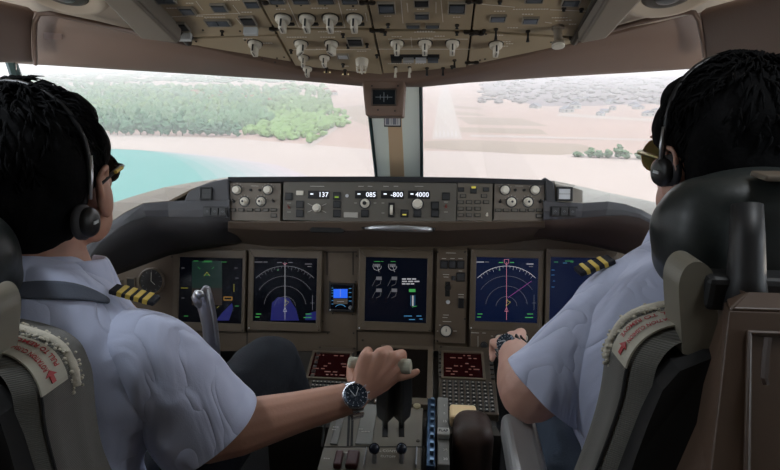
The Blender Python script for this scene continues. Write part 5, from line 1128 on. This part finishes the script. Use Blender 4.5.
# ------------------------------------------------------------------ crew seats (shapes measured on the right seat, mirrored for the left)
SO = V((.47, .60, 0))
def seat(side, loc, lab, extra, extra_spread=0.0, hx=0.0):
    """side=+1 right seat (inboard side is -x), -1 left seat"""
    t = thing('crew_seat', lab, 'seat', loc=loc)
    def W(p): q = V(p)-SO; return V((q.x*side, q.y, q.z))
    def Wp(px, py, d): return W(P(px, py, d))
    # cushion: outline in x,z extruded along y and reclined; soft grey ribbed cover
    R1 = [(570, 480), (589, 430), (600, 390), (606, 350), (612, 334), (622, 318), (640, 307), (665, 301), (690, 297)]
    R2 = [(577, 480), (596, 430), (606, 390), (612, 352), (617, 339), (626, 327), (640, 318.5), (664, 312.5), (690, 310)]
    R3 = [(592, 480), (610, 432), (621, 398), (626, 370), (633, 354), (642, 343), (653, 335), (668, 329), (690, 326)]
    R4 = [(625, 480), (640, 430), (650, 395), (656, 370), (661, 360), (667, 352), (674, 346), (682, 342), (690, 340)]
    def row(R_, d):
        q = [P(x, y, d) for x, y in R_]; q = [p+V((-extra_spread*max(0, (.80-p.z)/.3), 0, 0)) for p in q]
        q = resample(q, [0]*len(q), 4)[0]; return q, q+[V((2*SO.x-p.x, p.y, p.z)) for p in reversed(q)]
    (h1, f1), (h2, f2), (h3, f3), (h4, f4) = row(R1, .63), row(R2, .613), row(R3, .57), row(R4, .556)
    hb_, fb_ = row(R1, .68)
    b = MB(); b.grid([[W(p) for p in r] for r in (fb_, f1, [p.lerp(q, .5)+V((0, -.002, .002)) for p, q in zip(f1, f2)], f2, [p.lerp(q, .5)+V((0, -.001, .002)) for p, q in zip(f2, f3)], f3, f4)])
    b.build('back_cushion', SEATF, t, smooth=True, bevel=0)
    MB().tube([W(p+V((0, -.001, 0))) for p in h3[:14]], .0016, 6).build('cushion_piping', mat('pad_black', (.007, .007, .007), .8), t)
    front, back = f1, f4
    # fleece edge along the top front
    fb = MB(); random.seed(5); tp_ = [W(p.lerp(q, .4)) for p, q in zip(f1[11:-11], f2[11:-11])]
    dense = []
    for a, c2 in zip(tp_, tp_[1:]):
        n = max(1, int((c2-a).length/.0035)); dense += [a.lerp(c2, k/n) for k in range(n)]
    for p in dense:
        for k in range(7):
            q = p+V((random.uniform(-.004, .004), random.uniform(-.010, .010), random.uniform(-.004, .003))); fb.ball(q, random.uniform(.0013, .0028), 1)
    fb.tube(tp_, .0055, 8)
    fb.build('fleece_trim', FLEECE, t, smooth=True)
    # leather back pad between cushion and shell
    bl = MB(); o2 = [(600, 480), (618, 430), (632, 392), (644, 364), (660, 346), (690, 334)]
    bf = [P(x, y, .585) for x, y in o2]; bf = [p+V((-extra_spread*max(0, (.80-p.z)/.3), 0, 0)) for p in bf]; bf = bf+[V((2*SO.x-p.x, p.y, p.z)) for p in reversed(bf)]; bb = [p+V((0, -.05, 0)) for p in bf]
    r_ = [[W(p) for p in bf], [W(p) for p in bb]]; bl.grid(r_)
    for r in r_: bl.bm.faces.new([bl.bm.verts.new(p) for p in r])
    bl.build('back_pad', mat('pad_black', (.007, .007, .007), .8), t, bevel=.01, segs=3)
    # brown rigid shell: corner edge, side wedge, back face with recessed panel
    A, Bc, Cc = P(731, 311, .50), P(722, 390, .485), P(711, 480, .47)          # rear corner edge
    Af, Bf, Cf = P(727, 299, .56), P(690, 380, .60), P(645, 480, .60)          # front edge of the side
    tA = P(741, 291, .53)
    mir = lambda p: V((2*SO.x+.02-p.x, p.y, p.z)); dn = V((0, .0, -.22))
    sh_ = MB(); sh_.grid([[W(p) for p in r] for r in ([Af, A, mir(A), mir(Af)], [Bf, Bc, mir(Bc), mir(Bf)], [Cf, Cc, mir(Cc), mir(Cf)], [Cf+dn, Cc+dn, mir(Cc)+dn, mir(Cf)+dn])])
    sh_.grid([[W(Af), W(A)], [W(tA), W(tA+V((0.004, -.01, 0)))]]); sh_.grid([[W(A), W(mir(A))], [W(tA+V((0, -.01, 0))), W(mir(tA+V((0, -.01, 0))))], [W(tA+V((0, .05, -.03))), W(mir(tA+V((0, .05, -.03))))]])
    sh_.build('back_shell', BROWN2, t, solid=.006, bevel=.004, segs=3)
    n_ = (W(Bc)-W(A)).cross(W(mir(A))-W(A)).normalized()
    if n_.y > 0: n_ = -n_
    e0, e1 = W(A).lerp(W(mir(A)), .075)+(W(Bc)-W(A))*.28, W(Cc).lerp(W(mir(Cc)), .10); e2, e3 = W(mir(Cc)).lerp(W(Cc), .10), W(mir(A)).lerp(W(A), .075)+(W(Bc)-W(A))*.28
    MB().tube([p+n_*.004 for p in (e1, e0, e3, e2)], .0028, 6).build('panel_bead', BROWN2, t)
    g0 = P(766, 352, .478); MB().tube([W(P(768, 338, .476)), W(P(766, 352, .474)), W(P(764, 378, .47)), W(P(766, 384, .47))], .003, 6).build('latch_bead', MATS['pad_brown'], t)
    # placard strip wrapped over the cushion shoulder
    ra, rb_ = h2[12:], h3[12:]
    ra = [p.lerp(q, .04) for p, q in zip(ra, rb_)]
    off = V((-.001, -.002, .003)); ra = [p+off for p in ra]; rb_ = [p+off for p in rb_]
    pm_ = MB(); pm_.grid([[W(p) for p in ra], [W(p) for p in rb_]]); pl_ = pm_.build('placard', PLAC, t, solid=.002)
    pl_['label'] = 'cream placard with red writing'
    # red writing follows the strip
    def at(u, v):
        n = len(ra)-1; x = u*n; i = min(n-1, int(x)); f = x-i
        a, b_ = ra[i].lerp(ra[i+1], f), rb_[i].lerp(rb_[i+1], f); return W(a.lerp(b_, v))
    nn = (at(.5, 0)-at(.4, 0)).cross(at(.5, 1)-at(.5, 0)).normalized()
    if nn.dot(W(CAM)-at(.5, .5)) < 0: nn = -nn
    # upside-down text as in the photograph: reading runs away from / toward the arrow
    for line, v0 in (('PULL TO REMOVE', .22), ('ROTATION CUSHION', .62)):
        me = text_mesh(line, .016, 'lettering', 'LEFT', ext=.0002, bold=.0003); w = max(v.co.x for v in me.vertices)
        for v in me.vertices:
            fr = v.co.x/w; hz = v.co.z/.0155*.24
            u = (.97-fr*.72) if side > 0 else (.25+fr*.72)*1.0
            u = .97-fr*.72 if side > 0 else .24+fr*.73
            v.co = at(u, v0+hz)+nn*(.0022+(.0002 if v.co.y < 0 else 0))
        me.materials.clear(); me.materials.append(RED); o = child('lettering', me, pl_)
    ar = MB(); ap = [(.035, .5), (.12, .28), (.12, .42), (.21, .42), (.21, .58), (.12, .58), (.12, .72)]
    ap = [(.235, .54), (.15, .34), (.15, .47), (.045, .44), (.045, .60), (.15, .62), (.15, .75)]
    ar.bm.faces.new([ar.bm.verts.new(at(u, v)+nn*.0024) for u, v in ap]); ar.build('arrow', RED, pl_, solid=.0008)
    # beige side bracket beside the headrest
    br = MB(); k0 = [(683, 347), (679, 290), (680, 272), (686, 260), (695, 255), (705, 257), (713, 266), (717, 282), (717, 318), (710, 338), (705, 352)]
    kf = resample([P(x, y+7, .555) for x, y in k0], [0]*len(k0), 4)[0]; kb_ = [p+V((-.002, .035, 0)) for p in kf]
    br.grid([[W(p) for p in kf+kf[:1]], [W(p) for p in kb_+kb_[:1]]])
    for r in (kf, kb_): br.bm.faces.new([br.bm.verts.new(W(p)) for p in r])
    br.build('side_bracket', mat('bracket_beige', (.20, .185, .145), .42), t, bevel=.005, segs=4)
    ln = P(685, 342, .575); MB().tube([W(ln+V((-.01, 0, 0))), W(ln+V((.02, 0, 0)))], .004, 8).build('pivot_bolt', METAL, t)
    # headrest: rounded leather bolster on a post
    hc = P(757, 228, .635)+V((hx, 0, 0))
    parts = [('e', W(hc+V((0, 0, .0))), (.118, .058, .070)), ('e', W(hc+V((-.062, 0, -.008))), (.050, .060, .066)), ('e', W(hc+V((.062, 0, -.008))), (.050, .060, .066)), ('e', W(hc+V((0, -.01, .030))), (.100, .050, .038)), ('e', W(hc+V((-.066, .012, -.036))), (.038, .046, .044)), ('e', W(hc+V((.066, .012, -.036))), (.038, .046, .044))]
    hr = organic('headrest', parts, .005, 10, LEATH); hr.parent = t
    po = [P(747, 205, .555), P(747, 240, .55), P(746, 280, .545), P(746, 312, .54)]
    MB().tube([W(p) for p in po], [.014, .0155, .017, .020], 16).build('headrest_post', mat('post_black', (.018, .018, .019), .5), t, smooth=True)
    MB().box(W(P(752, 290, .56)), (.10, .035, .035)).build('post_base', MATS['post_black'], t, bevel=.006)
    q0 = P(768, 176, .575); MB().box(W(q0+V((.02, 0, 0))), (.06, .03, .006)).build('headrest_lever', mat('handle_tan', (.14, .11, .08), .45), t, bevel=.002)
    # seat pan, pedestal base, armrest
    MB().box(V((0, .16, .40)), (.46, .44, .12)).build('seat_cushion', SEATF, t, bevel=.03, segs=4)
    MB().box(V((0, .12, .20)), (.30, .34, .30)).build('base', mat('base_grey', (.06, .06, .06), .5), t, bevel=.01)
    MB().box(V((0, .12, .03)), (.40, .50, .06)).build('floor_rail', GREYMET, t, bevel=.005)
    if extra:
        a = [P(501, 412, .90), P(534, 410, .90), P(552, 478, .70), P(513, 478, .70)]; ab = [p+V((0, 0, -.045)) for p in a]
        am = MB(); vs = [am.bm.verts.new(W(p)) for p in a+ab]
        for f in ((0, 1, 2, 3), (7, 6, 5, 4), (0, 4, 5, 1), (1, 5, 6, 2), (2, 6, 7, 3), (3, 7, 4, 0)): am.bm.faces.new([vs[i] for i in f])
        am.build('armrest', mat('armrest_silver', (.42, .43, .43), .3, metal=.5), t, bevel=.012, segs=4)
    return t
sR = seat(1, SO.copy(), 'right crew seat with dark leather headrest, brown back shell and silver armrest', True)
LO = V((-.47+.012, .60-.03, -.045))
sL = seat(-1, LO, 'left crew seat, mostly out of frame, with red-lettered placard on its grey cushion', False, .11, .05)
# ------------------------------------------------------------------ landscape under the aircraft
GZ = -80.0; ALB = .37
def gmat(name, c, var=.15, sc=.01, rough=1.0): c = tuple(x*ALB for x in c); return mat(name, c, rough, var=var, vscale=sc, spec=0.0)
def patch(name, px, m, z=0.0, lab=None, cat=None, kind='structure'):
    b = MB(); b.bm.faces.new([b.bm.verts.new(G(x, y, GZ+z)) for x, y in px]); o = b.build(name, m)
    o['kind'] = kind
    if lab: o['label'] = lab; o['category'] = cat
    return o
b = MB(); b.grid([[V((-16000, 30, GZ)), V((16000, 30, GZ))], [V((-16000, 22000, GZ)), V((16000, 22000, GZ))]]); struct(b.build('ground', gmat('earth', (.72, .53, .46), .14, .004)))
SEA = gmat('sea_water', (.27, .54, .50), .06, .01, .35)
CV = [(138, 150), (164, 154), (182, 161), (195, 170), (205, 182), (218, 205), (240, 260), (270, 420)]
CW = [(190, 153.5), (232, 158), (278, 165), (308, 176), (328, 190), (345, 230), (365, 300), (400, 420)]
patch('water', [(-500, 146), (0, 147.5), (100, 148.5)]+CV+[(-500, 420)], SEA, .25)
sc_ = (.27, .54, .50); sd_ = (.80, .66, .68)
for k in range(7):
    a = [(p[0]+(q[0]-p[0])*k/7, p[1]+(q[1]-p[1])*k/7) for p, q in zip(CV, CW)]; b_ = [(p[0]+(q[0]-p[0])*(k+1)/7, p[1]+(q[1]-p[1])*(k+1)/7) for p, q in zip(CV, CW)]
    u = ((k+.5)/7)**.7; patch('shallow_water', a+b_[::-1], gmat('shallow_%s' % 'abcdefg'[k], tuple(x+(y-x)*u for x, y in zip(sc_, sd_)), .04, .02, .6), .3)
patch('beach', [(-500, 131), (0, 133), (120, 134), (240, 139), (330, 146), (380, 150), (900, 158), (900, 430), (400, 430), (400, 420), (365, 300), (345, 230), (328, 190), (308, 176), (278, 165), (232, 158), (190, 153.4), (138, 149.8), (100, 148), (-500, 145.5)], gmat('sand', (.80, .66, .60), .06, .01), .15)
STR = gmat('field_tan', (.56, .44, .36), .12, .01); STR2 = gmat('field_mauve', (.42, .36, .37), .25, .006)
for q in ([(456, 117), (520, 118), (548, 126), (470, 124.5)], [(452, 127), (540, 129), (548, 134.5), (455, 132)], [(424, 141), (470, 140), (580, 144), (602, 151), (560, 155), (520, 154), (470, 151), (424, 148)], [(452, 105), (482, 108), (482, 110), (452, 108)], [(450, 111), (478, 113), (486, 116), (452, 115)]): patch('field', q, STR, .2)
patch('field', [(335, 108), (400, 100), (400, 122), (372, 128), (352, 120)], STR, .2)
patch('hill_scrub', [(478, 84), (540, 78), (760, 72), (900, 74), (900, 96), (700, 104), (640, 104), (590, 106), (540, 106), (510, 100), (490, 92)], STR2, .18)
patch('hill_scrub', [(-400, 66.5), (900, 66.5), (900, 70), (520, 75), (400, 78), (200, 72), (-400, 74)], STR2, .18)
RW = gmat('runway', (.74, .62, .56), .04, .01); patch('runway', [(442, 80), (447, 80), (462, 139), (432, 139)], RW, .3)
b = MB()
for k in range(8):
    for s in (-1, 1):
        x0 = 447+s*1.2; pts = [G(446.5+s*(3+2.2*j), y, GZ+.5) for j, y in ((0, 128), (0, 134))]
for y0, y1 in ((90, 92), (95, 97.5), (101, 104), (109, 113), (119, 124)):
    b.bm.faces.new([b.bm.verts.new(G(x, y, GZ+.5)) for x, y in ((444.8, y0), (445.8, y0), (446.4, y1), (445.0, y1))])
for k in range(6): b.bm.faces.new([b.bm.verts.new(G(x, y, GZ+.5)) for x, y in ((435+4*k, 131), (436.8+4*k, 131), (437.3+4*k, 136.5), (435+4*k, 136.5))])
struct(b.build('runway_marking', gmat('road_white', (.80, .70, .66), .02)))
for q in ([(560, 113), (700, 122), (700, 124), (556, 116)], [(470, 134.6), (700, 140), (700, 142), (470, 136.6)], [(300, 147), (350, 117), (353, 117), (312, 147)]): patch('road', q, RW, .32)
# distant hills on the skyline
def hill(x0, x1, h, dist, seed):
    b = MB(); n = 60; rows = []
    for j in range(6):
        row = []
        for i in range(n+1):
            u = i/n; px = x0+(x1-x0)*u; r = ray(px, 63); r = V((r.x, r.y, 0)).normalized()
            e = h*(sin(pi*u)**1.2)*(0.6+.5*noise.noise(V((u*5, seed, 0)))+.18*noise.noise(V((u*19, seed, 3))))
            t = j/5; row.append(V((0, 0, GZ))+r*(dist-1200*(1-t) if j < 6 else dist)+V((0, 0, max(0, e)*sin(t*pi/2))))
        rows.append(row)
    b.grid(rows); o = b.build('hills', gmat('hill_blue', (.34, .36, .36), .15, .003), smooth=True); return struct(o)
hill(-60, 330, 70, 9000, 1); hill(105, 150, 170, 7500, 5); hill(420, 900, 230, 9500, 9); hill(560, 980, 330, 12000, 12)
# ---- trees: the wood is stuff, the row along the beach single trees
LEAF = gmat('wood_green', (.24, .38, .22), .35, .03); LEAF2 = gmat('pine_green', (.20, .34, .22), .3, .2)
LEAF3 = gmat('bright_green', (.34, .50, .20), .3, .03)
def blobs(name, m, spots, lab):
    b = MB(); 
    for (x, y, r, h) in spots:
        q = bmesh.ops.create_icosphere(b.bm, subdivisions=1, radius=1)
        bmesh.ops.transform(b.bm, matrix=Matrix.Translation((x, y, GZ+h*.5)) @ Matrix.Rotation(random.uniform(0, 3), 4, 'Z') @ Matrix.Diagonal((r, r, h*.55, 1)), verts=q['verts'])
    for v in b.bm.verts: v.co += V((noise.noise(v.co*.3), noise.noise(v.co*.3+V((7, 0, 0))), noise.noise(v.co*.3+V((0, 9, 0)))))*1.6
    o = b.build(name, m, smooth=False); tag(o, lab, 'forest', kind='stuff'); return o
def inpoly(x, y, P_):
    c = False; j = len(P_)-1
    for i in range(len(P_)):
        if (P_[i][1] > y) != (P_[j][1] > y) and x < (P_[j][0]-P_[i][0])*(y-P_[i][1])/(P_[j][1]-P_[i][1])+P_[i][0]: c = not c
        j = i
    return c
random.seed(11)
WOOD = [(-120, 126), (-120, 86), (60, 84), (200, 88), (300, 93), (262, 112), (275, 124), (236, 131), (150, 131), (0, 131)]
spots = []
while len(spots) < 2300:
    px, py = random.uniform(-120, 300), 78+54*random.random()**.8
    if inpoly(px, py, WOOD):
        g = G(px, py, GZ); k = (g.y/600)**.5; spots.append((g.x, g.y, random.uniform(3, 6.5)*k, random.uniform(8, 18)*k**.3))
blobs('forest', LEAF, spots, 'dense green wood behind the beach at the left')
LIGHTW = [(205, 100), (290, 94), (330, 106), (350, 116), (352, 124), (330, 134), (316, 145), (300, 143), (262, 138), (210, 130)]
spots = []
while len(spots) < 900:
    px, py = random.gauss(288, 30), random.gauss(117, 13)
    if inpoly(px, py, LIGHTW): g = G(px, py, GZ); spots.append((g.x, g.y, random.uniform(3, 8), random.uniform(4, 11)))
blobs('forest', LEAF3, spots, 'bright green scrub wood left of the centre post')
spots = []
for k in range(650):
    px, py = random.uniform(-100, 345), 70+13*random.random()+(9*random.random() if random.random() < .3 else 0)*0
    g = G(px, py, GZ); kk = (g.y/1000)**.6; spots.append((g.x, g.y, random.uniform(9, 20)*kk, random.uniform(8, 14)))
blobs('forest', gmat('far_green', (.20, .30, .16), .3, .01), spots, 'hazy far woodland below the skyline at the left')
spots = []
for k in range(650):
    px, py = random.uniform(480, 900), 78+26*random.random()
    g = G(px, py, GZ); kk = (g.y/1000)**.7; spots.append((g.x, g.y, random.uniform(5, 12)*kk, random.uniform(4, 9)))
blobs('forest', gmat('far_mauve', (.42, .38, .36), .3, .01), spots, 'hazy scrub on the slope at the right')
spots = []
for k in range(620):
    px, py = random.uniform(90, 330), random.uniform(87, 116); g = G(px, py, GZ); kk = (g.y/800)**.5; spots.append((g.x, g.y, random.uniform(4, 9)*kk, random.uniform(9, 18)))
blobs('forest', gmat('mid_green', (.29, .42, .20), .35, .03), spots, 'paler green trees mixed into the back of the wood')
random.seed(21)
def tree(px, py, h, w, lab, m, group, cat='tree'):
    g = G(px, py, GZ); t = thing('tree', lab, cat, loc=g, group=group)
    b = MB(); n = 9
    for k in range(n):
        u = k/(n-1); r = w*(.55+.6*sin(pi*min(1, u*1.05+.08)))*.5; a = random.uniform(0, 6.28)
        b.ball((cos(a)*w*.16, sin(a)*w*.16, h*(.22+.74*u)), (r*.9, r*.9, h*.12), 2)
    for v in b.bm.verts: v.co += V((noise.noise(v.co*.5), noise.noise(v.co*.5+V((7, 0, 0))), noise.noise(v.co*.5+V((0, 9, 0)))))*1.8
    b.build('crown', m, t); MB().tube([(0, 0, 0), (0, 0, h*.5)], [h*.022, h*.012], 6).build('trunk', gmat('bark', (.2, .15, .11), .2, .5), t)
for k in range(34):
    px = -8+k*7.4+random.uniform(-2, 2)
    tree(px, 134+.012*max(0, px)+random.uniform(-1.2, .6), random.uniform(20, 30)*(1 if px < 190 else .7), random.uniform(8, 12), 'tall blue-green shore tree at the sand edge in front of the wood', LEAF2, 'tall trees lining the beach at the left')
for k, (px, h) in enumerate(((578, 5), (590, 8), (598, 6), (608, 7), (618, 12), (626, 7), (640, 8), (648, 8))):
    lab = 'tallest small green tree on the flat ground left of the right pilot' if h == 12 else 'small green tree in a loose row left of the right pilot'
    tree(px, 157+(px-578)*.04, h, 8, lab, mat('tree_bright', (.085, .125, .075), 1, spec=0), None if h == 12 else 'small trees on the flat ground')
# ---- houses and sheds of the town
HS = []
def house(px, py, w, d, h, wallm, roofm, lab, group, rz):
    g = G(px, py, GZ)
    while any((g-q).length < 62 for q in HS): px, py = px+random.uniform(-9, 9), min(max(py+random.uniform(-3, 3), 88), 116); g = G(px, py, GZ)
    HS.append(g); t = thing('house', lab, 'house', Matrix.Translation(g) @ Matrix.Rotation(rz, 4, 'Z'), group)
    MB().box((0, 0, h/2), (w, d, h)).build('wall', wallm, t); b = MB(); b.prism([(-w/2-.6, h), (w/2+.6, h), (0, h+w*.22)], -d/2-.6, d/2+.6); b.build('roof', roofm, t)
    for k in (-1, 1): MB().box((k*w*.25, -d/2-.1, h*.5), (w*.16, .2, h*.35)).build('window', SLOT, t)
WW = gmat('house_white', (.75, .72, .68), .05); RR = gmat('roof_red', (.50, .22, .16), .15); RG = gmat('roof_grey', (.42, .42, .46), .1)
random.seed(31)
for k in range(22): px = random.uniform(180, 335); house(px, random.uniform(91, 103) if px < 300 else random.uniform(88, 97), random.uniform(14, 26), random.uniform(12, 20), random.uniform(6, 10), WW, RR, 'small white red-roofed house among the hazy trees left of the centre post', 'red-roofed houses beyond the green wood', random.uniform(-1, 1))
for k in range(20): px = random.uniform(560, 668); house(px, 106+random.uniform(-4, 9), random.uniform(10, 22), random.uniform(8, 13), random.uniform(4, 7), WW, RG, 'small white grey-roofed building on the far plain at the right', 'grey-roofed buildings beyond the right windshield', random.uniform(-1, 1))
# ---- hazy air between the nose and the horizon (a scattering volume)
hz = MB(); hz.box((0, 12100, 300), (36000, 24000, 2000)); ho = hz.build('haze', mat('tmp', (1, 1, 1))); ho['kind'] = 'stuff'; ho['label'] = 'sunlit haze in the air over the coast'; ho['category'] = 'haze'
hm = bpy.data.materials.new('haze_air'); hm.use_nodes = True; nt = hm.node_tree; nt.nodes.clear(); oo = nt.nodes.new('ShaderNodeOutputMaterial'); vs = nt.nodes.new('ShaderNodeVolumePrincipled')
vs.inputs['Color'].default_value = (.96, .92, .92, 1); vs.inputs['Density'].default_value = .00031; vs.inputs['Anisotropy'].default_value = .0
nt.links.new(vs.outputs[0], oo.inputs['Volume']); ho.data.materials.clear(); ho.data.materials.append(hm)
# ------------------------------------------------------------------ light: hazy daylight sky and a high sun from behind the aircraft
w = bpy.data.worlds.new('sky'); SC.world = w; w.use_nodes = True; bg = w.node_tree.nodes['Background']; bg.inputs[0].default_value = (.86, .91, 1.0, 1); bg.inputs[1].default_value = 3.2
sl = bpy.data.lights.new('sun', 'SUN'); sl.energy = 3.4; sl.angle = rad(1.0); sl.color = (1, .93, .84); so = bpy.data.objects.new('sun', sl); COL.objects.link(so); so.rotation_euler = (rad(-38), rad(12), 0) 
so.rotation_euler = V((-.25, .75, -1)).to_track_quat('-Z', 'Y').to_euler()
# portals guide the sampling of daylight through the glass
def portal(c, n, sx, sy):
    l = bpy.data.lights.new('portal', 'AREA'); l.shape = 'RECTANGLE'; l.size = sx; l.size_y = sy; l.cycles.is_portal = True
    o = bpy.data.objects.new('portal', l); COL.objects.link(o); o.location = c; o.rotation_euler = V(n).to_track_quat('-Z', 'Y').to_euler()
portal((0, 1.95, 1.1), (0, -1, -.2), 2.2, .8); portal((-1.2, .75, 1.1), (1, 0, 0), 1.4, .6); portal((1.2, .75, 1.1), (-1, 0, 0), 1.4, .6)
# fill lamps added above the pilots to brighten the cabin, apart from the housings
def lamp(nm, c, n, e, size, col=(1, .89, .74)):
    l = bpy.data.lights.new(nm, 'AREA'); l.shape = 'DISK'; l.size = size; l.energy = e; l.color = col
    o = bpy.data.objects.new(nm, l); COL.objects.link(o); o.location = c; o.rotation_euler = V(n).to_track_quat('-Z', 'Y').to_euler()
lamp('dome_lamp', (-.62, .55, 1.56), (.25, .1, -1), 2.3, .12, (.85, .92, 1)); lamp('dome_lamp', (.62, .55, 1.56), (-.25, .1, -1), 1.0, .12, (.9, .95, 1))
lamp('map_lamp', (-1.0, .75, .95), (1, .1, .75), 1.2, .10); lamp('map_lamp', (1.0, .75, .95), (-1, .1, .75), 1.2, .10)  # fill lamps added at the side walls to brighten the overhead panel
SC.view_settings.view_transform = 'Standard'; SC.view_settings.look = 'None'; SC.view_settings.gamma = 1.0; SC.view_settings.exposure = 0.0
try: SC.view_settings.use_curve_mapping = False
except Exception: pass
SC.cycles.max_bounces = 8; SC.cycles.volume_bounces = 1; SC.cycles.transparent_max_bounces = 12
# leave out whatever ended up unused
for m in list(bpy.data.materials):
    if m.users == 0: bpy.data.materials.remove(m)
